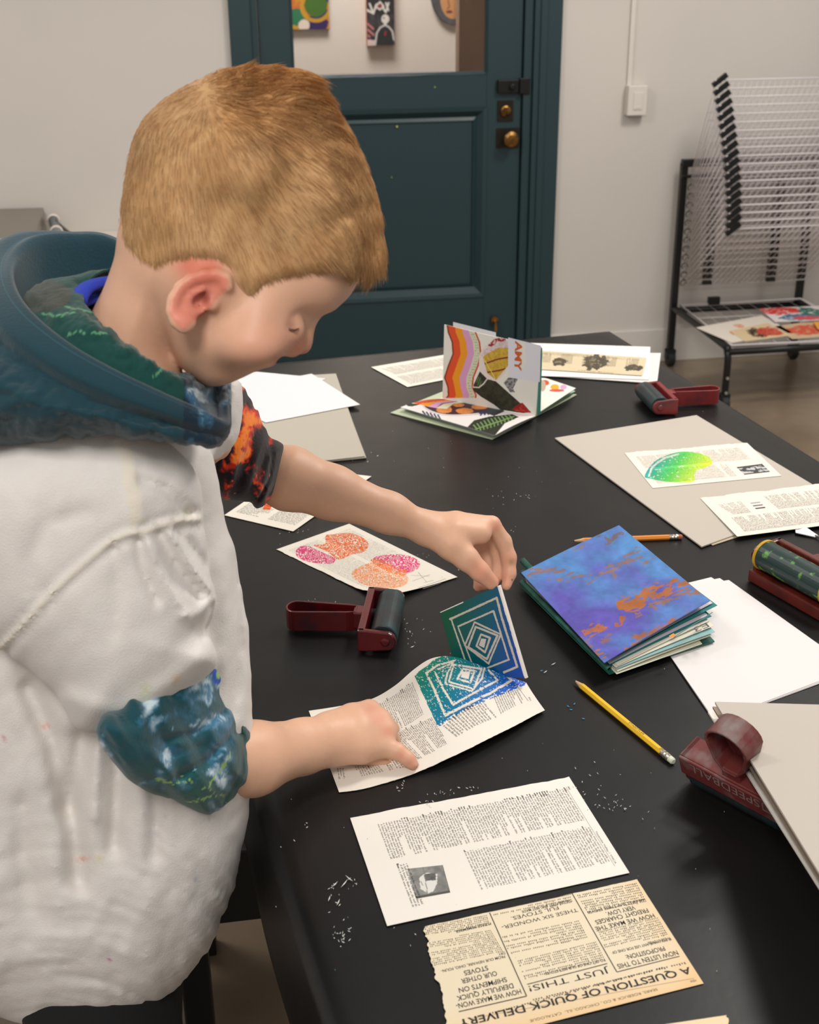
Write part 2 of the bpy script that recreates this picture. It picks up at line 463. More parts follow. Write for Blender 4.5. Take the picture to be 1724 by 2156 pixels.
# casing
mb = MB()
for lo, hi in (((.138, WY-.022, 0), (.212, WY+.10, 2.2)), ((.205, WY-.008, 0), (.235, WY+.10, 2.14)),
               ((1.215, WY-.022, 0), (1.317, WY+.10, 2.2)), ((1.183, WY-.006, 0), (1.216, WY+.10, 2.14)),
               ((1.236, WY-.03, 0), (1.262, WY-.02, 2.2)), ((.138, WY-.022, 2.12), (1.317, WY+.10, 2.2))):
    mb.box(lo, hi)
structure(mb.build('trim_1', M_teal, bevel=.004))
# door leaf
xl, xr, wl, wr, zb, zt = .238, 1.180, .351, 1.051, 1.117, 2.0
y0, y1 = WY+.012, WY+.052
mb = MB()
mb.box((xl, y0, .01), (wl, y1, 2.11)).box((wr, y0, .01), (xr, y1, 2.11))
mb.box((wl, y0, .01), (wr, y1, .30)).box((wl, y0, 1.0), (wr, y1, zb)).box((wl, y0, zt), (wr, y1, 2.11))
mb.box((wl+.01, y0+.02, .29), (wr-.01, y1-.006, 1.01))
# sloped mouldings of the lower panel
def ring(x0, x1, z0, z1, d, ya, yb):
    V = [(x0, ya, z0), (x1, ya, z0), (x1, ya, z1), (x0, ya, z1), (x0+d, yb, z0+d), (x1-d, yb, z0+d), (x1-d, yb, z1-d), (x0+d, yb, z1-d)]
    mb.add(V, [(0, 1, 5, 4), (1, 2, 6, 5), (2, 3, 7, 6), (3, 0, 4, 7)])
ring(wl-.002, wr+.002, .298, 1.002, .014, y0-.006, y0-.004)
ring(wl+.012, wr-.012, .312, .988, .022, y0-.004, y0+.018)
ring(wl+.034, wr-.034, .334, .966, .012, y0+.018, y0+.012)
ring(wl-.002, wr+.002, zb-.002, zt, .010, y0-.002, y0+.012)
door = structure(mb.build('door_1', M_teal, bevel=.0015))
mg = bpy.data.materials.new('window_glass'); mg.use_nodes = True
b = mg.node_tree.nodes['Principled BSDF']; b.inputs['Transmission Weight'].default_value = 1; b.inputs['Roughness'].default_value = .02
b.inputs['IOR'].default_value = 1.1; b.inputs['Base Color'].default_value = (.96, .96, .95, 1)
MB().box((wl, y0+.018, zb), (wr, y0+.022, zt)).build('glass_pane', mg, door)
def lathe(prof, c, ax=1, n=24, sgn=-1):
    """prof: (distance along axis, radius)"""
    V = []; Fc = []
    for a, r in prof:
        for j in range(n):
            t = 2*math.pi*j/n; p = [0, 0, 0]; o = [i for i in range(3) if i != ax]
            p[ax] = sgn*a; p[o[0]] = r*math.cos(t); p[o[1]] = r*math.sin(t); V.append(np.array(p)+c)
    for i in range(len(prof)-1):
        for j in range(n): Fc.append((i*n+j, i*n+(j+1) % n, (i+1)*n+(j+1) % n, (i+1)*n+j))
    Fc.append(tuple(range(n))[::-1]); Fc.append(tuple((len(prof)-1)*n+j for j in range(n)))
    return V, Fc
M_brass = mat('aged_brass', (150, 110, 60), .3, .95, var=((60, 42, 26), 40, .4, .7))
M_darkbr = mat('dark_bronze', (40, 33, 26), .45, .6)
kn = MB(); kn.box((1.09, y0-.006, .855), (1.175, y0, .925), mi=0)
kn.add(*lathe([(0, .012), (.02, .010), (.028, .012), (.036, .026), (.046, .029), (.056, .027), (.060, .016), (.061, 0.002)], np.array([1.133, y0-.004, .892])), mi=1)
kn.build('door_knob', [M_darkbr, M_brass], door, smooth=False)
kn = MB(); kn.box((1.092, y0-.006, .950), (1.150, y0, 1.022)); kn.add(*lathe([(0, .02), (.01, .019), (.012, .014), (.016, .013)], np.array([1.121, y0-.004, .986])), mi=1)
kn.build('deadbolt', [M_darkbr, M_brass], door)
kn = MB(); kn.box((1.088, y0-.022, 1.050), (1.165, y0, 1.095)).box((1.168, y0-.026, 1.045), (1.205, y0-.006, 1.10))
kn.add(*lathe([(0, .011), (.012, .011), (.014, .008)], np.array([1.14, y0-.02, 1.072])))
kn.build('rim_lock', mat('black_lock', (20, 17, 15), .45, .4), door, bevel=.002)
kn = MB(); kn.tube([(1.094, y0-.004, .205), (1.094, y0-.03, .20), (1.094, y0-.036, .165)], .006).add(*lathe([(0, .016), (.014, .014)], np.array([1.094, y0-.004, .205])))
kn.build('door_stop', M_brass, door, smooth=False)
mb = MB()
for (x, z, r) in ((.722, 1.0-.06, .0035), (.86, 1.075, .0022), (.70, .76, .0018)):
    mb.add(*lathe([(0, r), (.0006, r*.8)], np.array([x, y0-(-.012 if z < .98 else .0), z]), n=8))
mb.build('paint_fleck', mat('yellow_fleck', (190, 200, 90), .5), door)

# hall beyond the glass
HY = WY+1.5
sbox('trim_2', (ony(966, 100, WY+.75)[0], WY+.75, 0), (1.75, WY+.82, 2.6), mat('hall_wood', (142, 116, 94), .6, var=((128, 104, 84), 4, .3, .7)))
area('hall_lamp', (.6, WY+.9, 2.6), (.7, HY, 1.2), .8, .4, 36, (1, .95, .90))
M_paint = mat('painted_picture', attr=True, rough=.6)
def picture(name, px, thick, paint, label, y=HY, edge=(90, 60, 40), zt=1.9, disc=False, side=None):
    A = ony(px[0], px[2], y-thick); Bq = ony(px[1], px[3], y-thick)
    nx, ny = 90, 130
    a, b = np.meshgrid(np.linspace(0, 1, nx), np.linspace(0, 1, ny))
    X = A[0]+(Bq[0]-A[0])*a; Z = Bq[2]+(A[2]-Bq[2])*(1-b)
    P = np.stack([X, np.full_like(X, y-thick), Z], -1).reshape(-1, 3); n = nx*ny
    u, v, _ = pix(P); c = paint(u, v, a.ravel(), b.ravel())
    idx = np.arange(n).reshape(ny, nx)
    q = np.stack([idx[:-1, :-1], idx[:-1, 1:], idx[1:, 1:], idx[1:, :-1]], -1).reshape(-1, 4)
    if disc:
        cc = (P[q].mean(1)-np.array([(A[0]+Bq[0])/2, 0, (A[2]+Bq[2])/2]))
        q = q[(cc[:, 0]/((Bq[0]-A[0])/2))**2+(cc[:, 2]/((A[2]-Bq[2])/2))**2 < 1]
        t = np.linspace(0, 2*np.pi, 64, False)
        rim = np.stack([(A[0]+Bq[0])/2+np.cos(t)*(Bq[0]-A[0])/2*1.01, t*0+y-thick, (A[2]+Bq[2])/2+np.sin(t)*(A[2]-Bq[2])/2*1.01], 1)
    else:
        rim = np.array([[A[0], y-thick, A[2]], [Bq[0], y-thick, A[2]], [Bq[0], y-thick, Bq[2]], [A[0], y-thick, Bq[2]]])
    k = len(rim); back = rim.copy(); back[:, 1] = y-.001
    V = np.concatenate([P, rim, back]); Fq = q.tolist()+[[n+i, n+(i+1) % k, n+k+(i+1) % k, n+k+i] for i in range(k)]+[list(range(n+k, n+2*k))]
    col = np.concatenate([lin(c), np.broadcast_to(lin(edge), (2*k, 3))])
    o = obj(name, V, Fq, M_paint, col=col); tag(o, label, 'painting'); return o
def p_abs(u, v, a, b):
    n = fbm(u/26, v/26, 3); m = fbm(u/14+5, v/14, 8)
    c = np.tile([58, 40, 96.], (len(u), 1))
    c[n > .46] = (205, 110, 50); c[(n > .50) & (m > .52)] = (200, 150, 40); c[(n < .40) & (m < .5)] = (40, 32, 84)
    c[np.hypot((u-625)/20, (v-36)/18) < 1] = (50, 120, 84)
    c[np.hypot((u-665)/24, (v-10)/26) < 1] = (70, 110, 40)
    r = np.hypot((u-665)/30, (v-14)/30); c[(r > .85) & (r < 1.12) & (v > 5)] = (196, 150, 40)
    c[(np.hypot(u-640, v-53) < 12) & (m > .52)] = (230, 214, 200)
    return c
picture('painting', (598, 693.5, -70, 60.5), .02, p_abs, 'orange, green and purple abstract painting on the hall wall behind the door glass')
def p_fig(u, v, a, b):
    c = np.tile([62, 60, 62.], (len(u), 1)); c += (fbm(u/9, v/9, 4)[:, None]-.5)*60
    c[v < 30] = (46, 46, 48)
    for s_, w_ in (([(778, 8), (786, 28), (792, 10)], 2), ([(802, 8), (812, 26), (818, 6)], 2), ([(812, 6), (818, 22)], 1.6), ([(770, 20), (786, 28)], 2.4)):
        c[segd(u, v, s_) < w_] = (222, 216, 210)
    c[segd(u, v, [(790, 14), (800, 4), (808, 14), (800, 20)], True) < 1.8] = (222, 214, 208); c[np.hypot(u-800, (v-12)*1.0) < 4] = (150, 50, 46)
    body = [(790, 95), (793, 70), (800, 58), (810, 53), (818, 56), (826, 66), (829, 84), (829, 95)]
    c[inpoly(u, v, body)] = (48, 50, 52); c[segd(u, v, body[:7]) < 1.6] = (216, 210, 206)
    c[np.hypot((u-811)/8.5, (v-40)/9.5) < 1] = (226, 220, 214); c[np.hypot(u-808, v-38) < 1.8] = (70, 60, 60); c[(np.abs(u-811) < 3) & (np.abs(v-48) < 4)] = (226, 220, 214)
    c[(np.abs(u-811) < 1.6) & (np.abs(v-70) < 5)] = (190, 40, 40)
    for k in range(14): c[np.hypot(u-780-(k*37 % 17-8)*.8, v-50-k*2.1) < 2.2] = (204, 128, 128)
    c[(v > 84) & (u < 789)] = (226, 200, 196)
    return c
picture('painting', (770, 831, -80, 95), .035, p_fig, 'narrow grey painting of a pale figure with a red mark, behind the door glass', edge=(186, 96, 66))
def p_face(u, v, a, b):
    c = np.tile([92, 92, 96.], (len(u), 1)); c += (fbm(u/12, v/12, 6)[:, None]-.5)*40
    f_ = np.hypot((u-952)/26, (v+8)/48) < 1; c[f_] = (206, 150, 104); c[f_ & (u > 955)] = (190, 132, 84)
    c[segd(u, v, [(943, 0), (946, 14), (942, 19)]) < 1.8] = (160, 104, 74); c[np.hypot((u-946)/7, (v-25)/3.2) < 1] = (120, 66, 56)
    return c
picture('painting', (907, 1000, -90, 50), .02, p_face, 'round painting of a face on grey, partly cut off by the brown post', disc=True, edge=(70, 66, 66))

# switch box on the wall with its raceway
sw = thing('wall_switch', 'white surface-mounted switch box on the wall right of the teal door', 'light switch', (1.60, WY, 1.013))
a = ony(1324, 181, WY-.045); b = ony(1360.5, 243, WY-.045)
MB().box((a[0], WY-.045, b[2]), (b[0], WY, a[2])).build('box', mat('white_plastic', (206, 199, 190), .45), sw, bevel=.003)
a2 = ony(1335, 195, WY-.047); b2 = ony(1352, 231, WY-.047)
MB().box((a2[0], WY-.048, b2[2]), (b2[0], WY-.044, a2[2])).box((a2[0]+.008, WY-.0495, b2[2]+.006), (b2[0]-.008, WY-.047, b2[2]+.010)).build('paddle', MATS['white_plastic'], sw, bevel=.001)
t = ony(1329, 100, WY-.01)
MB().box((t[0]-.008, WY-.012, a[2]-.005), (t[0]+.008, WY, 2.8)).build('raceway', MATS['white_plastic'], sw, bevel=.001)

# counter with odds and ends behind the boy
cb = thing('counter', 'white low counter against the wall behind the boy', 'counter', (-1.3, 4.4, 0))
zc = ony(200, 487, WY)[2]
M_cab = mat('white_cabinet', (214, 205, 194), .55)
MB().box((-2.4, 4.12, zc-.03), (.05, WY-.001, zc)).build('worktop', M_cab, cb, bevel=.003)
MB().box((-2.38, 4.15, .0), (.03, WY-.001, zc-.03)).build('body', M_cab, cb, bevel=.003)
bx = ony(92, 437, WY-.02); zt_ = bx[2]
p = [onz(92, 437, zt_), onz(70, 500, zt_), onz(-60, 505, zt_), onz(-60, 441, zt_)]
V = [list(x) for x in p]+[[x[0], x[1], zc+.0005] for x in p]
tag(obj('steel_box', V, [(0, 3, 2, 1), (4, 5, 6, 7), (0, 1, 5, 4), (1, 2, 6, 5), (2, 3, 7, 6), (3, 0, 4, 7)],
    mat('brushed_steel', (150, 142, 132), .35, .7, bump=(30, .3, 3, (1, 30, 1))), bevel=.004), 'grey brushed steel box standing on the counter at the left edge', 'box')
r0 = onz(122, 500, zc+.02); r1 = ony(112, 463, 4.66)
rc = thing('cable_roll', 'grey roll bound with two white bands beside the steel box', 'cable', tuple(onz(110, 495, zc)))
d = (r1-r0); d /= np.linalg.norm(d)
MB().tube([r0-d*.06, r1], .017, 14).build('roll', mat('grey_rubber', (120, 124, 124), .6), rc, smooth=True)
for k_ in (.35, 1.0):
    c_ = r0+(r1-r0)*k_; t = np.linspace(0, 2*np.pi, 16, False); e1 = np.cross(d, [0, 0, 1.]); e1 /= np.linalg.norm(e1); e2 = np.cross(d, e1)
    MB().tube([c_+.019*(np.cos(x)*e1+np.sin(x)*e2) for x in t], .004, 8, True).build('band', mat('white_band', (226, 214, 204), .6), rc, smooth=True)
MB().tube(catmull([ony(116, 465, 4.62), ony(128, 476, 4.63), ony(140, 486, 4.62), onz(150, 494, zc+.006)], 5), .006, 8).build('cord', mat('dark_cord', (70, 62, 54), .5), rc, smooth=True)

# ------------------------------------------------------------------ drying rack
RX0, RX1 = 1.796, 2.315; RYB, RYF = 4.655, 4.09
rack = thing('drying_rack', 'black wheeled print drying rack with white wire shelves by the right wall', 'drying rack', (2.05, 4.4, 0))
M_wire = mat('white_wire', (216, 208, 208), .4)
def post(x, top):
    MB().box((x-.013, RYB-.013, .05), (x+.013, RYB+.013, top)).build('post', M_black, rack, bevel=.003)
post(RX0, .79); post(RX1, .79)
MB().box((RX0-.013, RYB-.018, .775), (RX1+.013, RYB+.008, .803)).box((RX0-.013, RYB-.018, .735), (RX1+.013, RYB-.006, .747)).build('top_bar', M_black, rack, bevel=.003)
ZT = .235
MB().tube([(RX0, RYB, ZT-.012), (RX1, RYB, ZT-.012)], .012, 12).build('back_rail', M_black, rack, smooth=True)
MB().tube([(RX0, RYF, ZT-.012), (RX1+.02, RYF, ZT-.012)], .012, 12).build('front_rail', M_black, rack, smooth=True)
def caster(x, y):
    c = MB(); c.add(*lathe([(-.014, .010), (-.014, .026), (-.010, .031), (.010, .031), (.014, .026), (.014, .010)], np.array([x, y, .031]), ax=0, n=24))
    c.box((x-.018, y-.01, .03), (x-.0145, y+.02, .066)).box((x+.0145, y-.01, .03), (x+.018, y+.02, .066)).box((x-.018, y-.012, .06), (x+.018, y+.02, .068))
    o = c.build('caster', mat('black_rubber', (24, 24, 25), .6), rack); return o
for x in (RX0, RX1):
    lg = catmull([(x, RYB, ZT), (x, RYF+.06, ZT), (x, RYF+.015, ZT-.012), (x, RYF, ZT-.05), (x, RYF, .06)], 6)
    MB().tube(lg, .0125, 12).build('leg', M_black, rack, smooth=True)
    caster(x, RYB-.01); caster(x, RYF)
for z in (.13, .075):
    MB().add(*lathe([(0, .006), (.004, .005)], np.array([RX0, RYF-.012, z]))).build('bolt', mat('bolt_steel', (200, 196, 190), .3, .8), rack)
# the lowered shelf
def shelf(H, G, name='wire_shelf', nwire=22, clip=True):
    """H back corner line z/y, G front line"""
    s_ = MB(); hy, hz = H; gy, gz = G
    s_.tube([(RX0+.02, hy, hz), (RX0+.02, gy, gz), (RX1, gy, gz), (RX1, hy, hz)], .0028, 6, True)
    for k in range(1, nwire):
        x = RX0+.02+(RX1-RX0-.02)*k/nwire; s_.tube([(x, hy, hz), (x, gy, gz)], .0010, 4)
    for q_ in (.33, .66): s_.tube([(RX0+.02, hy+(gy-hy)*q_, hz+(gz-hz)*q_), (RX1, hy+(gy-hy)*q_, hz+(gz-hz)*q_)], .0014, 4)
    o = s_.build(name, M_wire, rack, smooth=True)
    if clip:
        d = np.array([0, gy-hy, gz-hz]); d /= np.linalg.norm(d); n = np.array([0, -d[2], d[1]])
        for x in (RX0+.035, RX1-.015):
            c0 = np.array([x, gy, gz])
            ax = np.array([.80, .0, .60])
            MB().box((-.030, -.007, -.008), (.030, .007, .008), fr=lambda V: c0+V[:, :1]*ax+V[:, 1:2]*np.array([0, 1, 0])+V[:, 2:]*np.array([-.6, 0, .8])).build('shelf_clip', M_black, o)
    return o
for i in range(19):
    q = i/18; bend = .05*math.sin(q*math.pi*.5)
    shelf((RYB-.03, .33+q*.43), (4.235+.235*q**1.6, .625+.475*q))
shelf((RYB-.02, ZT+.012), (RYF, ZT+.006), nwire=9, clip=False)
MB().tube([(RX0+.02, RYB-.02, ZT+.014), (RX0+.01, RYF, ZT+.010), (RX1+.02, RYF, ZT+.010), (RX1, RYB-.02, ZT+.014)], .0045, 8, True).build('tray_rim', M_wire, rack, smooth=True)
for x in (1.905, 2.165):
    for k in range(17):
        z = .335+k*.024
        MB().box((x-.017, RYB-.058, z), (x+.017, RYB-.040, z+.014)).build('spacer', M_black, rack)
for k in range(12):
    z = .34+k*.033; t = np.linspace(-.3, 4.0, 9)
    MB().tube([(RX0+.020+.012*math.cos(x), RYB-.035, z+.012*math.sin(x)) for x in t], .0022, 5).build('hook', M_black, rack, smooth=True)
MB().box((1.93, RYB-.03, ZT+.01), (1.975, RYB-.01, ZT+.04)).build('loose_clip', M_black, rack)
M_print = mat('printed_paper', attr=True, rough=.55, spec=.3)
def blobs(base, items):
    def fn(u, v, s_, t, c):
        c = np.tile(lin(base), (len(u), 1))
        for (cx, cy, rx, ry, col) in items:
            r = np.hypot((s_-cx)/rx, (t-cy)/ry)+(fbm(s_*9, t*9, int(cx*90))-.5)*.7
            k = (r < 1) & (fbm(s_*30, t*30, int(cy*90)) > .34); c[k] = lin(col)
        return c
    return fn
def rackprint(px, paint, label, z, seed):
    c = [onz(u, v, z) for u, v in px]
    tag(Sheet(bil(c), 70, 50, (222, 210, 196), .0006, paint, {'R': .02}, seed, up=True).build('art_print', M_print), label, 'print', 'prints on the drying rack')
rackprint([(1465, 690), (1605, 664), (1668, 700), (1540, 722)], blobs((222, 212, 198), [(.3, .6, .10, .12, (214, 120, 90)), (.5, .3, .08, .1, (220, 150, 120))]), 'pale print with faint orange marks at the left of the rack tray', ZT+.0165, 1)
rackprint([(1535, 697), (1616, 680), (1668, 706), (1568, 719)], blobs((214, 190, 150), [(.5, .5, .22, .34, (66, 54, 42)), (.72, .55, .24, .34, (196, 72, 54))]), 'tan print with a dark block and red disc at the front of the rack tray', ZT+.0175, 2)
rackprint([(1625, 688), (1740, 672), (1800, 704), (1668, 714)], blobs((200, 176, 140), [(.4, .5, .35, .3, (206, 84, 60)), (.8, .4, .2, .3, (206, 90, 60))]), 'tan print with a red figure at the right of the rack tray', ZT+.0165, 3)
rackprint([(1598, 650), (1740, 643), (1800, 672), (1632, 678)], blobs((226, 216, 214), [(.22, .25, .3, .26, (214, 50, 40)), (.4, .72, .3, .22, (40, 110, 140)), (.62, .4, .16, .35, (50, 110, 96)), (.5, .8, .2, .16, (206, 80, 90))]), 'white print with red, blue and green swirls lying at the back of the rack tray', ZT+.0245, 4)
rackprint([(1712, 678), (1760, 674), (1790, 690), (1722, 694)], blobs((232, 160, 60), []), 'orange sheet at the right edge of the rack tray', ZT+.0255, 5)

# ------------------------------------------------------------------ low black bench behind the boy
bn = thing('bench', 'low black bench beyond the boy, left of the work table', 'bench', (-.12, 1.50, 0))
def box6(pts, z0, z1): 
    V = [(x, y, z0) for x, y in pts]+[(x, y, z1) for x, y in pts]; n = len(pts)
    return V, [tuple(range(n))[::-1], tuple(range(n, 2*n))]+[(i, (i+1) % n, n+(i+1) % n, n+i) for i in range(n)]
M_bench = mat('black_wood', (17, 17, 18), .5)
zb_ = .34
e0 = onz(556, 1945, zb_); e1_ = onz(380, 1948, zb_)
yb_ = (e0[1]+e1_[1])/2; xr_ = .03
MB().add(*box6([(-.62, yb_), (xr_, yb_), (xr_, yb_+.36), (-.62, yb_+.36)], zb_, zb_+.12)).build('seat', M_bench, bn, bevel=.004)
lx = onplane(419, 2120, (0, yb_+.02, 0), np.array([0, 1., 0]))[0]
for x in (lx, -.60):
    for y in (yb_+.022, yb_+.33):
        MB().box((x-.020, y-.020, 0), (x+.020, y+.020, zb_+.01)).build('leg', M_bench, bn, bevel=.003)

# ================================================================== work table and its black cover
TC = onz(1280, 697, TZ)                    # far right corner
ey = np.array([-.130, .9915, 0]); ey /= np.linalg.norm(ey); ex = np.array([ey[1], -ey[0], 0])
TW = float((TC-onz(610, 1900, TZ))@ex)-.012     # width
TL = 2.25
def TP(a, b, z): return TC-ex*a-ey*b+np.array([0, 0, z-TC[2]])
table = thing('work_table', 'long work table under a black cover', 'table', tuple(TP(TW/2, TL/2, 0)))
V = [TP(.012, .012, TZ-.034), TP(TW-.012, .012, TZ-.034), TP(TW-.012, TL-.012, TZ-.034), TP(.012, TL-.012, TZ-.034)]
V += [v+np.array([0, 0, .0325]) for v in V]
obj('tabletop', V, [(3, 2, 1, 0), (4, 5, 6, 7), (0, 1, 5, 4), (1, 2, 6, 5), (2, 3, 7, 6), (3, 0, 4, 7)], mat('table_wood', (120, 90, 60), .5), table)
for a in (.08, TW-.08):
    for b in (.10, TL-.10):
        p = TP(a, b, 0); MB().box(p+np.array([-.025, -.025, 0]), p+np.array([.025, .025, TZ-.033])).build('leg', M_black, table, bevel=.003)
# cover: top sheet plus hanging sides
na, nb = 120, 200
prof = [(-.16, -.0)]
def cover():
    # cross profile across the width: hang, edge, flat, edge, hang
    sl = [(-.012, -.128), (-.012, -.11), (-.012, -.09), (-.012, -.07), (-.012, -.045), (-.011, -.025), (-.012, -.010), (-.004, -.0025), (.008, 0)]
    xs = [(x, z) for x, z in sl]+[(.008+(TW-.016)*i/60, 0) for i in range(1, 60)]+[(TW-x, z) for x, z in sl[::-1]]
    ys = [(-.022, -.30), (-.020, -.15), (-.014, -.04), (-.008, -.010), (-.002, -.002), (.01, 0)]+[(.01+(TL-.02)*i/110, 0) for i in range(1, 110)]+[(TL-.01, 0), (TL+.01, -.02), (TL+.02, -.25)]
    V = []
    for (b, zb2) in ys:
        for (a, za) in xs:
            z = TZ+min(za, zb2)
            side = -min(0, za); lo = (a < .1)
            wob = .002*math.sin(b*9+1)+.001*math.sin(b*23)
            aa = a
            if za < -.012:
                k = min(1, side/.1)
                bulge = .006*math.exp(-((b-(TL-.55))/.35)**2)+.002
                aa = a+(-1 if lo else 1)*k*(wob+bulge)
            zz = z+(fbm(np.array(a*14.), np.array(b*9.), 3)-1)*.0016*(1 if za == 0 and zb2 == 0 else 0)
            V.append(TP(aa, b, float(zz)))
    n = len(xs); F2 = [(j*n+i, (j+1)*n+i, (j+1)*n+i+1, j*n+i+1) for j in range(len(ys)-1) for i in range(n-1)]
    return np.array(V), F2
Vc, Fc_ = cover()
mt = mat('black_table_cover', (17, 16, 16), .38, var=((23, 22, 22), 5, .42, .7), bump=(9, .4, 6), spec=.30)
oc = obj('table_cover', Vc, Fc_, mt, smooth=True)
sm = oc.modifiers.new('thickness', 'SOLIDIFY'); sm.thickness = .0006; sm.offset = -1
tag(oc, 'black cover draped over the long work table, flecked with white crumbs', 'tablecloth')

# ------------------------------------------------------------------ crumbs
mb = MB(); R2 = np.random.RandomState(11)
M_crumb = mat('lino_crumbs', attr=True, rough=.6)
def flake(u, v, L, wd, col, ang=None):
    p = T(u, v, .0012); a = R2.uniform(0, 3.14) if ang is None else ang
    d = np.array([math.cos(a), math.sin(a), 0])*L/2; n = np.array([-math.sin(a), math.cos(a), 0])*wd/2; z = np.array([0, 0, R2.uniform(.0004, .0012)])
    mb.add([p-d, p-n*.8, p+d+z, p+n*.8, p-d*.3+z], [(0, 1, 4), (1, 2, 4), (2, 3, 4), (3, 0, 4), (0, 3, 2, 1)], col=lin(col))
W1 = (214, 212, 206)
clusters = [(690, 1275, 30, 14, 16), (655, 1265, 14, 8, 6), (1070, 1050, 40, 16, 14), (1110, 1043, 14, 5, 8), (1082, 1113, 8, 8, 6), (625, 1118, 50, 8, 12), (880, 1330, 34, 30, 16),
            (890, 1168, 24, 20, 8), (860, 1345, 8, 14, 6), (770, 950, 20, 14, 8), (1000, 1215, 60, 30, 10), (725, 1285, 26, 20, 10), (1390, 870, 10, 6, 4), (705, 1890, 16, 30, 10), (695, 1865, 12, 20, 8),
            (724, 1975, 20, 22, 34), (930, 1670, 26, 6, 16), (985, 1660, 18, 4, 10), (900, 1690, 22, 10, 14), (842, 1655, 14, 14, 16), (745, 1858, 10, 22, 10), (1270, 1690, 40, 24, 26), (1310, 1700, 22, 16, 14), (1220, 1660, 30, 18, 10), (960, 1180, 120, 60, 10), (880, 880, 60, 40, 5), (1000, 1000, 150, 60, 8),
            (640, 1740, 20, 60, 5), (860, 1960, 60, 40, 6), (1240, 1620, 60, 40, 8), (1380, 1740, 60, 60, 6)]
for (u, v, su, sv, n) in clusters:
    for k in range(max(2, int(n*.6))):
        flake(u+R2.normal()*su*.5, v+R2.normal()*sv*.5, R2.uniform(.0012, .0034), R2.uniform(.0006, .0014), W1)
for (u, v, L, a) in ((888, 870, .006, .2), (774, 972, .005, 1.2), (868, 1362, .006, .4), (774, 1298, .006, 2.6), (863, 1330, .006, 1.5), (795, 960, .004, .3), (1148, 1415, .006, .5), (1165, 1398, .008, .5), (725, 1860, .012, .9), (735, 1850, .010, 2.2), (705, 1862, .008, .8), (712, 1900, .008, 1.1), (693, 1892, .007, 1.2), (768, 1205, .005, .5)):
    flake(u, v, L, .0016, (226, 224, 218), a)
for k in range(110): flake(R2.uniform(560, 1560), R2.uniform(840, 2100), R2.uniform(.0006, .0016), .0008, W1 if R2.rand() < .8 else (120, 170, 160))
for (u, v) in ((1196, 1487), (1202, 1494), (1209, 1482), (1140, 1412), (1228, 1513)): flake(u, v, .004, .002, (60, 150, 190))
oc = mb.build('lino_shavings', M_crumb, usecol=True, base=T(950, 1300, .001)); tag(oc, 'tiny white lino crumbs and shavings scattered over the black table cover', 'shavings', kind='stuff')

# ------------------------------------------------------------------ plain sheets and boards
M_paper = mat('white_paper', attr=True, rough=.6, spec=.3, bump=(120, .05, 3))
M_board = mat('grey_board', attr=True, rough=.75, spec=.25, bump=(300, .10, 3))
def flat(name, px, label, cat, dz, col=(240, 236, 233), thick=.0004, m_=None, group=None, z=None, seed=1, torn=None, nx=12, ny=12, paint=None):
    zz = z if z is not None else [dz]*4
    c = [T(u, v, d_) for (u, v), d_ in zip(px, zz)]
    s_ = Sheet(bil(c), nx, ny, col, thick, paint, torn, seed, up=True)
    if label is None: return s_
    return tag(s_.build(name, m_ or M_paper), label, cat, group)
GB = 'loose sheets of drawing paper'; BG = 'grey chipboards'
CB = (176, 169, 155)
flat('chipboard', [(480, 800), (705, 789), (771, 965), (560, 985)], 'grey-tan chipboard under the white sheets beyond the boy, lower of two', 'board', .0012, CB, .0016, M_board, BG)
flat('chipboard', [(478, 802), (707, 788), (768, 962), (470, 995)], 'grey-tan chipboard directly under the white sheets beyond the boy', 'board', .0032, CB, .0016, M_board, BG)
flat('paper_sheet', [(400, 800), (500, 779), (686, 797), (560, 852)], 'white sheet mostly hidden under another one beyond the boy', 'paper', .0052, (222, 217, 219), .0004, None, GB)
flat('paper_sheet', [(430, 830), (656, 787), (758, 852), (560, 890)], 'white sheet lying on top of the tan chipboard beyond the boy', 'paper', .0060, (222, 217, 219), .0004, None, GB)
flat('paper_sheet', [(1090, 722), (1369, 731), (1366, 800), (1080, 790)], 'white sheet at the far end of the table, upper of the two under a clipping', 'paper', .0030, (226, 221, 217), .0008, None, GB)
flat('paper_sheet', [(1120, 742), (1391, 744), (1383, 808), (1105, 789)], 'white sheet at the far end of the table, lower of the two under a clipping', 'paper', .0014, (220, 214, 208), .0008, None, GB)
flat('chipboard', [(1168, 924), (1466, 876), (1760, 1052), (1477, 1153)], 'large grey board under two printed pages at the right of the table', 'board', .0012, (184, 175, 163), .0018, M_board, BG)
flat('chipboard', [(1180, 926), (1462, 882), (1762, 1062), (1500, 1149)], 'large grey board just peeping out beneath the one with printed pages', 'board', .0001, (186, 174, 150), .0010, M_board, BG)
for k, (a, b) in enumerate((((1534, 1222), (1505, 1520)), ((1515, 1218), (1508, 1519)), ((1497, 1216), (1505, 1519)))):
    flat('paper_sheet', [(1325, 1256+k), a, (1800, 1412-k*3), (b[0], b[1]+1-k)], ('lowest', 'middle', 'topmost')[k]+' of the stacked white sheets under the blue marbled book', 'paper', .0004+.0007*k, (222, 217, 215), .0006, None, GB)
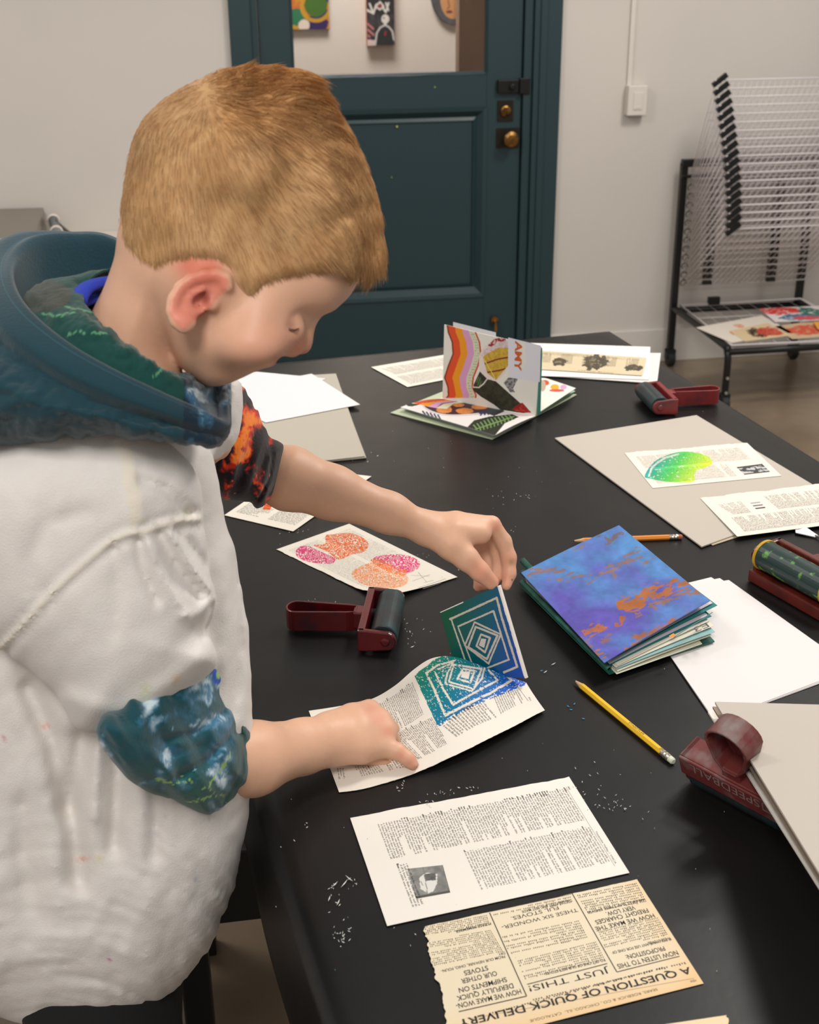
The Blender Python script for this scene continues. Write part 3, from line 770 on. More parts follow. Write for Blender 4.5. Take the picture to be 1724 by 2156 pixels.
# raised boards at the lower right corner
def rb(px, z, label, col):
    flat('chipboard', px, label, 'board', 0, col, .0024, M_board, BG, z=z)
rb([(1490, 1502), (1760, 1512), (1990, 1900), (1744, 1905)], [.028, .042, .094, .086], 'white-edged board lowest in the tilted pile at the lower right corner', (226, 220, 212))
rb([(1500, 1492), (1780, 1500), (2000, 1880), (1738, 1880)], [.042, .056, .102, .094], 'brown-grey board in the middle of the tilted pile at the lower right corner', (150, 134, 118))
rb([(1505, 1482), (1790, 1490), (2020, 1860), (1732, 1856)], [.056, .070, .114, .106], 'grey-tan board on top of the tilted pile at the lower right corner', (190, 181, 170))
sup = [T(1790, 1600, 0), T(1920, 1600, 0), T(2000, 1740, 0), T(1850, 1745, 0)]
V, F2 = box6([(p[0], p[1]) for p in sup], TZ+.0015, TZ+.056); tag(obj('paper_box', V, F2, mat('cardboard', (170, 140, 104), .8), bevel=.002), 'cardboard box under the tilted boards at the right of the table', 'box')
# small white tag
pt = [T(1674, 1111, .004), T(1697, 1110, .006), T(1722, 1127, .003), T(1716, 1130, .003), T(1675, 1121, .004)]
V = [list(p) for p in pt]+[[p[0], p[1], p[2]-.001] for p in pt]; n = 5
wt = thing('palette_knife', 'small white blade with a thin grey shaft at the right edge below the text page', 'knife', tuple(T(1700, 1120, 0)))
obj('blade', V, [tuple(range(n))[::-1], tuple(range(n, 2*n))]+[(i, (i+1) % n, n+(i+1) % n, n+i) for i in range(n)], mat('white_blade', (236, 232, 236), .4), wt)
MB().tube([T(1716, 1128, .003), T(1740, 1137, .004), T(1790, 1160, .006)], .0016, 8).build('shaft', mat('steel_shaft', (150, 148, 150), .3, .8), wt, smooth=True)

# ------------------------------------------------------------------ dictionary pages
CREAM = (226, 219, 205)
def page(px, dz, col=CREAM, nx=60, ny=40, torn=None, seed=1, paint=None, z=None, pos=None):
    zz = z if z is not None else [dz]*4
    c = [T(u, v, d_) for (u, v), d_ in zip(px, zz)]
    return Sheet(pos or bil(c), nx, ny, col, .0003, paint, torn, seed, up=True)
def done(s_, label, name='dictionary_page', cat='page', group='loose dictionary pages'):
    return tag(s_.build(name, M_print), label, cat, group)
# A: the white page with the boat photograph, text runs away to the right edge
s_ = page([(1198, 1636), (1325, 1838), (815, 1950), (737, 1722)], .0008, (230, 224, 214), torn={'L': .02}, seed=4)
s_.block([(.10, .045), (.46, .045), (.46, .90), (.10, .90)], 74, .0011, (100, 94, 91), 2, px=False, entry=.25)
s_.block([(.51, .045), (.88, .045), (.88, .60), (.51, .60)], 48, .0011, (100, 94, 91), 3, px=False, entry=.25)
s_.block([(.51, .835), (.90, .835), (.90, .885), (.51, .885)], 4, .0011, (84, 78, 76), 4, px=False, entry=.5)
s_.quad([.10, .92, .92, .10], [.040, .040, .0415, .0415], (120, 112, 108))
s_.text('842', (.10, .030), (.135, .030), .0019, (60, 55, 54), px=False)
s_.text('Yosemite Valley / YMCA', (.58, .030), (.90, .030), .0019, (60, 55, 54), px=False)
s_.text('yawl', (.70, .812), (.74, .812), .0018, (70, 64, 62), px=False)
def boat(a, b):
    g = 120+60*(fbm(a*6, b*6, 2)-.5)+b*20
    hull = inpoly(a, b, [(.30, .22), (.62, .30), (.86, .46), (.90, .62), (.72, .80), (.34, .74), (.20, .5)])
    g = np.where(hull, 214, g); g = np.where(inpoly(a, b, [(.24, .25), (.5, .3), (.48, .6), (.24, .58)]), 60+70*(fbm(a*20, b*20, 4)), g)
    g = np.where(np.abs(b-.55-.1*a) < .012, 120, g); g = np.where((a > .93) | (b < .02), 80, g)
    return np.stack([g, g*.99, g*.96], 1)
s_.patch([(932, 1822), (948, 1880), (876, 1893), (857, 1830)], 60, 40, boat)
done(s_, 'cream dictionary page with a small boat photograph, nearest the boy at the table edge')
# B: page with the green and yellow print on the grey board
def greenprint(u, v, a, b, c):
    out = catmull([(1357, 1004), (1364, 988), (1378, 972), (1395, 962), (1425, 952), (1450, 951), (1478, 956), (1494, 964), (1499, 976), (1485, 984), (1467, 990), (1462, 1000), (1460, 1014), (1430, 1016), (1395, 1013), (1368, 1008)], 5, True)
    k = inpoly(u, v, out); t = np.clip(((u-1366)*.75+(v-975)*.55)/95, 0, 1)[:, None]
    g = lin((20, 150, 165))*(1-np.clip(t*2, 0, 1))+lin((90, 205, 90))*np.clip(t*2, 0, 1)
    g = g*(1-np.clip(t*2-1, 0, 1))+lin((214, 236, 60))*np.clip(t*2-1, 0, 1)
    m_ = k & ~((fbm(u/5, v/2.4, 3) > .73) & (v > 962)) & ~(np.abs(segd(u, v, [(1366, 1002), (1372, 985), (1384, 974), (1400, 964), (1428, 956)])-1) < .8)
    c[m_] = g[m_]; return c
s_ = page([(1314, 953), (1572, 932), (1645, 1002), (1374, 1028)], .0036, paint=greenprint, nx=300, ny=170, torn={'T': .05}, seed=6)
s_.block([(.06, .90), (.06, .54), (.60, .54), (.60, .90)], 60, .0012, (78, 73, 71), 5, px=False, lay=0)
s_.block([(.06, .48), (.06, .14), (.90, .12), (.90, .48)], 90, .0012, (78, 73, 71), 6, px=False, lay=0)
s_.block([(.62, .90), (.62, .54), (.68, .54), (.68, .90)], 5, .0012, (78, 73, 71), 7, px=False, lay=0)
s_.patch([(1550, 984), (1604, 977), (1621, 994), (1567, 1000)], 40, 20, lambda a, b: np.repeat((60+130*(fbm(a*8, b*5, 3) > .52)*(b > .2)*(b < .85))[:, None], 3, 1))
gp = s_
# the print must cover the text: ink patch again above the letters
done(s_, 'torn dictionary page with a teal-to-yellow rounded print, lying on the grey board')
# C: page cut by the right frame edge
s_ = page([(1473, 1048), (1790, 1012), (1860, 1090), (1552, 1130)], .0052, torn={'T': .05}, seed=8, z=[.0036, .0036, .0036, .006])
s_.block([(.07, .92), (.07, .56), (.86, .56), (.86, .92)], 84, .0012, (78, 73, 71), 15, px=False)
s_.block([(.10, .50), (.06, .22), (.22, .20), (.22, .50)], 16, .0012, (78, 73, 71), 16, px=False)
s_.block([(.40, .50), (.38, .14), (.90, .14), (.90, .50)], 54, .0012, (78, 73, 71), 17, px=False)
for k in range(3):
    s_.quad([.265, .27+.06, .27+.06, .265], [.44-.07*k, .44-.07*k, .41-.07*k, .41-.07*k], (60+50*k, 60+50*k, 60+50*k))
done(s_, 'dictionary page with a tiny bar chart, cut off by the right edge')
# D: page behind the magazine
s_ = page([(781, 773), (990, 738), (1060, 775), (858, 815)], .0010, seed=9, torn={'R': .1})
s_.block([(.06, .92), (.06, .54), (.90, .54), (.90, .92)], 70, .0013, (120, 114, 110), 25, px=False)
s_.block([(.08, .46), (.05, .12), (.90, .12), (.90, .46)], 70, .0013, (120, 114, 110), 26, px=False)
done(s_, 'dictionary page lying behind the collaged magazine')
# E: page with two orange and pink prints
def mush(u, v, a, b, c):
    pink, orr, pe = lin((218, 60, 120)), lin((226, 110, 52)), lin((236, 152, 100))
    def put(poly, col, seed, sx=4.0):
        poly = catmull(poly, 4, True); k = inpoly(u, v, poly)
        lines = np.abs(np.sin((fbm(u/22, v/16, seed)*34))) < .42
        dry = fbm(u/3, v/3, seed+2) > .74
        c[k & ~lines & ~dry] = col
    put([(622, 1163), (630, 1152), (648, 1149), (668, 1158), (690, 1168), (706, 1176), (700, 1186), (680, 1187), (650, 1183), (628, 1174)], pink, 3)
    put([(660, 1148), (684, 1145), (686, 1127), (710, 1124), (735, 1122), (760, 1130), (776, 1145), (766, 1162), (740, 1168), (712, 1178), (690, 1162)], orr, 7)
    put([(785, 1176), (812, 1168), (850, 1168), (878, 1178), (884, 1190), (872, 1202), (850, 1206), (820, 1192)], pink, 11)
    put([(742, 1203), (765, 1190), (790, 1184), (830, 1200), (858, 1214), (852, 1232), (815, 1240), (770, 1232), (744, 1218)], pe, 13)
    put([(780, 1180), (800, 1178), (836, 1196), (856, 1200), (850, 1212), (810, 1200)], orr, 17)
    return c
cE = [T(582, 1157, .0008), T(735, 1103, .002), T(963, 1215, .001), T(808, 1268, .001)]
bE = bil(cE)
def posE(a, b):
    P = bE(a, b); z = .010*np.exp(-((a-.93)/.10)**2)*np.clip(b, 0, 1)*0+.008*np.clip(b, 0, 1)**2*np.exp(-((a-.42)/.25)**2)
    P = P.copy(); P[..., 2] += np.clip(z, 0, 1); return P
# left edge (582,1157)->(735,1103) is the short side; long side runs to the lower right
def posE2(a, b):     # a along the long side, b from the far to the near side
    c = [cE[1], cE[2], cE[3], cE[0]]; P = bil(c)(a, b).copy()
    P[..., 2] += .010*np.exp(-((np.asarray(a)-.96)/.12)**2)*np.clip(b, 0, 1)**2
    return P
s_ = Sheet(posE2, 300, 190, CREAM, .0003, mush, {'B': .02}, 12, up=True)
s_.block([(.06, .46), (.06, .08), (.60, .08), (.60, .46)], 60, .0011, (100, 94, 91), 31, px=False, lay=0)
s_.block([(.06, .92), (.06, .52), (.92, .52), (.92, .92)], 92, .0011, (100, 94, 91), 32, px=False, lay=0)
for (p, q) in (((865, 1212), (905, 1214)), ((868, 1224), (905, 1210)), ((880, 1205), (898, 1226))): s_.line(p, q, .0005, (150, 140, 136))
s_.text('hyperbola', (893, 1227), (912, 1222), .0014, (70, 64, 62)); 
s_.line((880, 1238), (938, 1219), .0007, (150, 142, 138)); s_.line((890, 1240), (928, 1228), .0007, (150, 142, 138))
done(s_, 'dictionary page with two orange and pink carved prints, beyond the left brayer')
# F: page under the far arm
s_ = page([(472, 1085), (622, 984), (782, 1003), (617, 1119)], .0010, seed=14, nx=40)
s_.block([(.92, .08), (.92, .46), (.08, .46), (.08, .08)], 52, .0013, (88, 83, 80), 42, px=False)
s_.block([(.92, .54), (.92, .93), (.08, .93), (.08, .54)], 52, .0013, (88, 83, 80), 43, px=False)
s_.quad([.20, .30, .33, .22], [.33, .26, .34, .42], (226, 96, 44))
done(s_, 'dictionary page with a touch of orange ink, under the outstretched arm')
# G: clipping with three teapots on the white sheets
def tea(u, v, a, b, c):
    n = fbm(u/5, v/3, 3)
    for (cx, cy, rx, ry) in ((1177, 762, 16, 8), (1253, 762, 26, 16), (1332, 774, 18, 7)):
        r = np.hypot((u-cx)/rx, (v-cy)/ry)+(fbm(u/8, v/5, int(cx))-.5)*1.1
        c[(r < .95)] = lin((74, 66, 52)); c[(r < .5) & (n > .5)] = lin((130, 120, 96))
    return c
s_ = page([(1130, 738), (1361, 753), (1352, 791), (1125, 777)], .0052, (206, 190, 158), 240, 70, {'T': .04}, 21, tea)
for k in range(5): s_.block([(.03+.20*k, .62), (.03+.20*k, .10), (.14+.20*k, .10), (.14+.20*k, .62)], 10, .0014, (120, 108, 88), 50+k, px=False)
s_.block([(.06, .06), (.94, .06), (.94, .20), (.06, .20)], 4, .0016, (120, 108, 88), 57, px=False)
s_.text('ACME GIANT', (1292, 786), (1215, 780), .004, (50, 44, 34))
done(s_, 'tan catalogue strip with pictures of ornate kettles, on white sheets at the far end', 'newspaper_clipping', 'clipping', 'old catalogue clippings')
# H: the big clipping
def Z3(x, y): return (860+.406*x, 1820+.406*y)
def aged(u, v, a, b, c):
    g = np.clip(1-b*3.2, 0, 1)**1.5*.9+np.clip(1-a*8, 0, 1)*.5; g = np.clip(g, 0, 1)[:, None]
    return c*(1-g)+lin((226, 190, 140))*g
s_ = page([(1481, 2071), (955, 2204), (889, 1951), (1341, 1852)], .0008, (222, 208, 180), 90, 60, {'R': .035, 'B': .012}, 24, aged)
INK = (44, 37, 32)
def tl(txt, cx, cy, hw, h, bold=.012, sl=.235, col=INK):
    s_.text(txt, Z3(cx+hw, cy-sl*hw), Z3(cx-hw, cy+sl*hw), h, col, bold=bold)
tl('A QUESTION OF QUICK DELIVERY', 862, 690, 602, .0072, .02, .232)
tl('JUST THIS!', 833, 600, 208, .0062, .0, .235)
tl('HOW WE MAKE WON-', 415, 700, 168, .0052); tl('DERFULLY QUICK', 397, 665, 146, .0052); tl('SHIPMENTS ON', 385, 628, 124, .0052)
tl('OUR OTHER', 366, 588, 92, .0052); tl('STOVES', 350, 553, 62, .0052)
tl('NOW LISTEN TO THIS', 1240, 496, 156, .0052); tl('PROPOSITION:', 1228, 461, 100, .0050)
tl('HOW WE MAKE THE', 1122, 303, 152, .0052); tl('FREIGHT CHARGES', 1106, 272, 136, .0052); tl('VERY LOW.', 1100, 243, 74, .0052)
tl('THESE SIX WONDER-', 680, 284, 196, .0044, 0); tl('FUL STOVES.', 655, 255, 122, .0044, 0)
tl('THE GREATEST AND BEST MADE', 718, 218, 130, .0030); tl('PLEASE REMEMBER', 335, 330, 92, .0030)
tl('TO GET ONE OF OUR BEST STOVES', 865, 533, 156, .0030); tl('WE FIRST SHIP THESE STOVES', 1078, 218, 150, .0030)
tl('IF YOU HAVE ANY USE FOR ONE OF', 1208, 425, 152, .0030); tl('THESE STOVES.', 1300, 398, 60, .0030)
tl('FROM OUR NEWARK, OHIO, FOUN-', 335, 518, 165, .0030); tl('DRY.', 482, 465, 18, .0030)
tl('SEARS, ROEBUCK & CO., CHICAGO, ILL.  CATALOGUE', 960, 732, 330, .0026, 0, .25, (90, 72, 56)); tl('VIEW', 1476, 606, 16, .0024, 0)
def zl(a, b, wd, c_=(60, 50, 42)): s_.line(Z3(*a), Z3(*b), wd, c_)
zl((260, 766), (612, 685), .0010); zl((420, 252), (612, 685), .0009); zl((848, 152), (1080, 560), .0009); zl((1080, 560), (1405, 478), .0009)
zl((615, 624), (1030, 516), .0009); zl((430, 246), (845, 156), .0004); zl((330, 800), (1480, 592), .0004, (150, 130, 110))
def zb3(c, nl, sd, adv=.0016, col=(96, 84, 72)): s_.block([Z3(*p) for p in c], nl, adv, col, sd)
zb3([(490, 455), (130, 530), (100, 395), (425, 340)], 13, 61); zb3([(420, 320), (90, 380), (78, 325), (405, 262)], 6, 62)
zb3([(1020, 500), (600, 600), (560, 500), (970, 400)], 9, 63); zb3([(930, 385), (520, 470), (480, 375), (880, 290)], 8, 64)
zb3([(845, 205), (440, 280), (432, 250), (840, 165)], 3, 65); zb3([(1345, 370), (1020, 450), (980, 350), (1290, 275)], 9, 66)
zb3([(1235, 200), (925, 255), (868, 160), (1180, 95)], 9, 67); zb3([(1440, 520), (640, 715), (636, 700), (1430, 505)], 1, 68, .0022); zb3([(1320, 545), (400, 790), (396, 775), (1315, 530)], 1, 69, .0022)
done(s_, 'yellowed catalogue clipping headed A QUESTION OF QUICK DELIVERY, upside down at the bottom', 'newspaper_clipping', 'clipping', 'old catalogue clippings')
s_ = page([(1300, 2172), (1529, 2138), (1560, 2200), (1330, 2240)], .0008, (232, 205, 165), torn={'R': .05}, seed=27)
done(s_, 'corner of a yellowed clipping cut off by the bottom edge', 'newspaper_clipping', 'clipping', 'old catalogue clippings')

# ------------------------------------------------------------------ pencils
M_lead = mat('graphite', (50, 48, 48), .5); M_wood = mat('pencil_wood', (205, 170, 125), .7); M_fer = mat('ferrule_metal', (196, 188, 172), .25, .9)
def pencil(tip, end, body, eraser, label, text=None, bare=(205, 170, 125)):
    A = np.array(tip); Bq = np.array(end); d = Bq-A; L = np.linalg.norm(d); d /= L; R = .0037
    r = thing('pencil', label, 'pencil', tuple(A*.5+Bq*.5), group='wooden pencils'); s_ = np.cross([0, 0, 1.], d); s_ /= np.linalg.norm(s_); n = np.cross(d, s_)
    def prism(ts, k=6, ph=0, ridge=False):
        V = []; 
        for (t, rad) in ts:
            for j in range(k):
                a = 2*math.pi*j/k+ph; V.append(A+d*t+rad*(math.cos(a)*s_+math.sin(a)*n))
        Fq = [(i*k+j, i*k+(j+1) % k, (i+1)*k+(j+1) % k, (i+1)*k+j) for i in range(len(ts)-1) for j in range(k)]
        Fq += [tuple(range(k))[::-1], tuple((len(ts)-1)*k+j for j in range(k))]; return V, Fq
    MB().add(*prism([(0, .0003), (.004, .0010)], 10)).build('lead', M_lead, r)
    MB().add(*prism([(.004, .0010), (.017, .0034)], 14)).build('sharpened_tip', mat('pencil_wood_'+body[0], bare, .7), r)
    o = MB().add(*prism([(.015, .0034), (.018, R), (L-.018, R)], 6)).build('barrel', mat('pencil_paint_'+body[0], body[1], .3, coat=.3), r)
    fe = MB(); k = [(L-.0185, .0037), (L-.016, .0040), (L-.015, .0036), (L-.013, .0040), (L-.0115, .0040), (L-.0105, .0036), (L-.009, .0040), (L-.006, .0038)]
    fe.add(*prism(k, 16)).build('ferrule', M_fer, r, smooth=False)
    MB().add(*prism([(L-.006, .0035), (L-.0015, .0035), (L, .0024)], 14)).build('eraser', mat('eraser_'+body[0], eraser, .8), r, smooth=False)
    if text:
        for (tx, t0, t1, h) in text:
            V, Fq = text_mesh(tx); x = (V[:, 0]-V[:, 0].min())/np.ptp(V[:, 0]); y = (V[:, 1]/.72-.5)*h
            P = A+d*(t0+(t1-t0)*x)[:, None]-s_*0+(n*R*.905)[None]+(s_*1)[None]*y[:, None]
            MB().add(P, Fq).build('lettering', M_lead, r)
    return r
zR = .0034
pencil(T(1208, 1431, zR+.0005), T(1418, 1604, zR+.0005), ('yellow', (236, 186, 20)), (214, 220, 196), 'yellow pencil lying in front of the blue marbled book',
       [('STAEDTLER', .102, .128, .0026), ('2', .154, .158, .0032)])
pencil(T(1203, 1139, zR), T(1436, 1130, zR), ('orange', (228, 138, 44)), (176, 96, 76), 'orange pencil lying half under the blue marbled book', None)

# ------------------------------------------------------------------ brayers
M_red = mat('red_plastic', (92, 16, 18), .26, var=((58, 22, 30), 26, .50, .66), bump=(50, .10, 3), coat=.35)
M_red2 = mat('stained_red_plastic', (104, 42, 40), .5, var=((126, 112, 108), 30, .50, .72), bump=(60, .2, 4))
M_red3 = mat('brown_red_plastic', (96, 30, 22), .34, var=((50, 16, 16), 24, .46, .66), coat=.2)
M_rol = mat('inked_rubber', (34, 38, 41), .38, var=((30, 58, 60), 30, .46, .62), bump=(40, .15, 3))
M_rol2 = mat('spattered_rubber', (32, 52, 50), .38, var=((96, 150, 70), 60, .56, .64), bump=(60, .2, 4))
def brayer(matrix, label, red, rol, L=.100, R=.0165, text=False, hl=.086, hw=.030, hh=.026, yshift=0, bt=.009, tray=False):
    """local axes: roller along y, handle along -x, up z; origin under the roller on the table"""
    r = thing('brayer', label, 'ink roller', matrix=matrix, group='red-handled ink rollers')
    zr = R+.001
    MB().add(*lathe([(-L/2, .004), (-L/2, R-.001), (-L/2+.001, R), (L/2-.001, R), (L/2, R-.001), (L/2, .004)], np.array([0, 0, zr]), ax=1, n=40)).build('roller', rol, r, smooth=False)
    fr = MB(); g = R+.004
    fr.box((-g-.009, -L/2-.008, zr-.014), (-g-.009+bt, L/2+.008, zr-.011)) if bt > .01 else None
    fr.box((-g-.009, -L/2-.008, zr-.014), (-g, L/2+.008, zr+.014))
    if bt > .01: fr.box((-g-.009, -L/2-.008, zr+.014), (-g-.009+bt, L/2+.008, zr+.017))
    for sgn in (-1, 1):
        y0_ = sgn*(L/2+.0015); y1_ = sgn*(L/2+.0085); ya, yb = min(y0_, y1_), max(y0_, y1_)
        pr = [(-g-.009, zr-.014), (-g, zr-.014)]+[(.004+.012*math.cos(t), zr+.012*math.sin(t)) for t in np.linspace(-1.3, 1.3, 9)]+[(-g, zr+.014), (-g-.009, zr+.014)]
        V = [(x, ya, z) for x, z in pr]+[(x, yb, z) for x, z in pr]; n = len(pr)
        fr.add(V, [tuple(range(n)), tuple(range(n, 2*n))[::-1]]+[(i, i+n, (i+1) % n+n, (i+1) % n) for i in range(n)])
        fr.add(*lathe([(-.002, .006), (.002, .005)], np.array([.003, sgn*(L/2+.009), zr]), ax=1, n=14, sgn=sgn))
    if tray:
        fr.box((-g-.009, -L/2-.008, -.0165), (.017, L/2+.008, -.0005)); fr.box((-g-.009, -L/2-.008, -.0165), (-g, L/2+.008, zr))
        for sgn in (-1, 1): fr.box((-g, sgn*(L/2+.0015) if sgn > 0 else -L/2-.0085, -.0165), (.010, L/2+.0085 if sgn > 0 else -L/2-.0015, zr))
        for sgn in (-1, 1): MB().add(*lathe([(-L/2-.001, R-.004), (-L/2-.001, R+.0012), (-L/2+.003, R+.0012), (-L/2+.003, R-.004)], np.array([0, 0, zr]), ax=1, n=32, sgn=sgn)).build('end_ring', mat('ochre_ring', (190, 150, 40), .4), r)
    # neck and rib
    fr.box((-g-.020, -.010, zr-.010), (-g-.006, .010, zr+.012))
    fr.build('frame', red, r, bevel=.0018)
    # hollow handle: outer and inner stadium outlines
    x1 = -g-.016; x0 = x1-hl
    def outline(o):
        pts = []
        for t in np.linspace(math.pi/2, 3*math.pi/2, 11): pts.append((x0+hw*.42-o*0+(hw/2-o)*.84*math.cos(t)*1.0, (hw/2-o)*math.sin(t)))
        pts += [(x1-.012, -(hw*.36-o)), (x1-o*.6, -(.008-o*.4)), (x1-o*.6, (.008-o*.4)), (x1-.012, (hw*.36-o))]
        return pts
    o1, o2 = outline(0), outline(.0030); n = len(o1); z0, z1 = zr-.013+yshift, zr-.013+hh+yshift
    V = [(x, y, z0) for x, y in o1]+[(x, y, z1) for x, y in o1]+[(x, y, z1) for x, y in o2]+[(x, y, z0+.004) for x, y in o2]
    Fq = [tuple(range(n))[::-1]]
    for i in range(n):
        j = (i+1) % n; Fq += [(i, j, n+j, n+i), (n+i, n+j, 2*n+j, 2*n+i), (2*n+i, 2*n+j, 3*n+j, 3*n+i)]
    Fq.append(tuple(range(3*n, 4*n)))
    MB().add(V, Fq).build('handle', red, r, bevel=.0012)
    if text:
        m_t = mat('rubbed_lettering', (140, 118, 114), .6); zf = zr+.0172; xb = -g-.0065
        def put(tx, y0_, y1_, h, nm):
            V, Fq = text_mesh(tx); x = (V[:, 0]-V[:, 0].min())/np.ptp(V[:, 0]); y = V[:, 1]/.72*h
            MB().add(np.stack([xb+y, y0_+x*(y1_-y0_), x*0+zf], 1), Fq).build(nm, m_t, r)
        put('SPEEDBALL', .034, -.044, .0105, 'lettering'); put('S', .0465, .0405, .008, 'emblem_letter')
        q_ = MB()
        for (ya, yb, xa, xc) in ((.037, .050, 0, .0011), (.037, .050, .0100, .0111), (.037, .0381, 0, .0111), (.0489, .050, 0, .0111)):
            q_.box((xb-.0006+xa, ya, zf-.001), (xb-.0006+xc, yb, zf+.0003))
        q_.build('emblem', m_t, r)
    return r
def frame(o, xdir, zdir):
    x = np.array(xdir, float); z = np.array(zdir, float); x /= np.linalg.norm(x); z -= x*(z@x); z /= np.linalg.norm(z); y = np.cross(z, x)
    mm = Matrix.Identity(4)
    for i in range(3): mm[i][0] = x[i]; mm[i][1] = y[i]; mm[i][2] = z[i]; mm[i][3] = o[i]
    return mm
# left brayer: handle points left, roller away to the right
pa, pb = T(806, 1378, .0), T(826, 1285, .0)
ydir = (pb-pa)/np.linalg.norm(pb-pa); xdir = np.cross(ydir, [0, 0, 1.])
brayer(frame((pa+pb)/2, xdir, (0, 0, 1)), 'red brayer with a dark inked roller, left of the held lino block', M_red, M_rol, L=.094)
# far brayer: roller to the front left, handle to the right
pa, pb = T(1352, 838, .0), T(1392, 879, .0); c_ = (pa+pb)/2
ydir = (pb-pa)/np.linalg.norm(pb-pa); xdir = -np.cross([0, 0, 1.], ydir)
xd = np.cross(ydir, [0, 0, 1.])
hd = T(1480, 842, 0)-c_; hd /= np.linalg.norm(hd)
if xd@hd > 0: ydir = -ydir; xd = -xd
brayer(frame(c_, xd, (0, 0, 1)), 'red brayer at the far right of the table, beside the white sheets', mat('dull_red_plastic', (122, 34, 34), .45, var=((84, 34, 36), 30, .5, .7)), M_rol, L=.088)
# right brayer lying on its frame, roller on top
pa, pb = T(1604, 1222, .0), T(1742, 1300, .0); c_ = (pa+pb)/2
ydir = (pb-pa)/np.linalg.norm(pb-pa); xd = np.cross(ydir, [0, 0, 1.]); hd = T(1800, 1170, 0)-c_
if xd@hd > 0: xd = -xd
ax = np.array(xd)
brayer(frame(c_+np.array([0, 0, .0168]), xd, (0, 0, 1)), 'red brayer with a green-spattered roller at the right edge', M_red3, M_rol2, L=.115, R=.019, tray=True, yshift=-.006)
# near brayer standing with its loop handle up
pa, pb = T(1468, 1658, .0), T(1640, 1752, .0); c_ = (pa+pb)/2
ydir = (pb-pa)/np.linalg.norm(pb-pa)
xloc = np.array([0, 0, -1.])+.35*np.cross([0, 0, 1.], ydir)
xloc /= np.linalg.norm(xloc)
zloc = np.cross(xloc, ydir); zloc /= np.linalg.norm(zloc)
ctr = c_+np.array([0, 0, .018])-zloc*.004
brayer(frame(ctr-zloc*.0175, xloc, zloc), 'stained red brayer standing handle up beside the tilted boards', M_red2, M_rol, L=.098, text=True, hw=.047, hl=.056, bt=.024)

# ================================================================== blue marbled book
def marble(seed, base1, base2, vein, sc=1.0):
    def fn(u, v, a, b, c):
        n = fbm(a*5*sc, b*5*sc, seed)[:, None]; n2 = fbm(a*11*sc, b*11*sc, seed+3)[:, None]
        c = lin(base1)*(1-n)+lin(base2)*n; c = c*(.75+.5*n2)
        return c
    return fn
def bluecover(u, v, a, b, c):
    n = np.clip((fbm(u/70, v/50, 2)-.3)*2.2, 0, 1)[:, None]; t = np.clip((v-1120)/230, 0, 1)[:, None]
    n = np.clip(n*.8+t*.45, 0, 1); m1 = fbm(u/18, v/12, 9)[:, None]
    c = lin((78, 138, 196))*(1-n)+lin((90, 80, 172))*n; c = c*(.60+.55*m1)
    w1 = u+(fbm(u/30, v/30, 5)-.5)*40; w2 = v+(fbm(u/24, v/24, 6)-.5)*34
    def streak(pts, wd, col, thr, dens=.5):
        d = segd(w1, w2, pts); k = (d < wd) & (fbm((u*.94-v*.34)/15, (u*.34+v*.94)/4.5, thr, 5) > dens+.03); c[k] = lin(col)*(.75+.5*m1[k])
    streak([(1172, 1170), (1200, 1160), (1230, 1140)], 7, (112, 104, 110), 11, .52); streak([(1258, 1130), (1280, 1140), (1300, 1122)], 3, (104, 92, 100), 12, .42)
    streak([(1110, 1205), (1180, 1215), (1240, 1220), (1300, 1195), (1340, 1165)], 9, (124, 100, 104), 13, .52)
    streak([(1250, 1215), (1320, 1190), (1380, 1180)], 5, (130, 100, 100), 14, .54)
    streak([(1318, 1272), (1350, 1255), (1390, 1245), (1440, 1232)], 17, (158, 92, 46), 15, .42)
    streak([(1340, 1290), (1390, 1275), (1430, 1262), (1470, 1250)], 6, (132, 96, 90), 16, .46)
    streak([(1225, 1335), (1260, 1318), (1278, 1316)], 7, (158, 92, 60), 17, .42)
    streak([(1320, 1370), (1340, 1340), (1390, 1318), (1440, 1300)], 6, (150, 92, 66), 18, .4)
    streak([(1200, 1350), (1250, 1355), (1290, 1335)], 6, (128, 90, 100), 19, .5); streak([(1305, 1308), (1312, 1302)], 5, (150, 86, 54), 20, .2)
    streak([(1245, 1370), (1275, 1390), (1300, 1385)], 8, (150, 100, 80), 21, .5)
    return c
bz = TZ
book = thing('handmade_book', 'thick handmade book with a blue and copper marbled cover, fanned open on white sheets', 'book', tuple(T(1290, 1290, .003)))
def leaf(name, px, z, thick, col=(230, 226, 214), paint=None, m_=None, nx=14, ny=14, wave=0, extra=None, label=None):
    c = [T(u, v, d_) for (u, v), d_ in zip(px, z)]; B_ = bil(c)
    def pos(a, b):
        P = B_(a, b).copy(); P[..., 2] += wave*np.sin(np.asarray(a)*math.pi); return P
    s_ = Sheet(pos, nx, ny, col, thick, paint, None, 3, up=True)
    if extra: extra(s_)
    o = s_.build(name, m_ or M_print, book)
    if label: o['label'] = label
    return o
M_cover = mat('marbled_paper', attr=True, rough=.42, spec=.4, bump=(140, .12, 3))
SP0, SP1 = (1097, 1236), (1282, 1421)       # spine, far and near ends on the table
def gcover(u, v, a, b, c):
    n = fbm(u/16, v/16, 5)[:, None]; m_ = fbm(u/6, v/9, 8)[:, None]
    return (lin((16, 62, 58))*(1-n)+lin((30, 110, 92))*n)*(.5+m_)
leaf('back_cover', [SP0, (1300, 1130), (1504, 1352), SP1], [.0045, .0045, .0045, .0045], .0014, (40, 90, 70), gcover, M_cover, 60, 60, label='dark green marbled back cover')
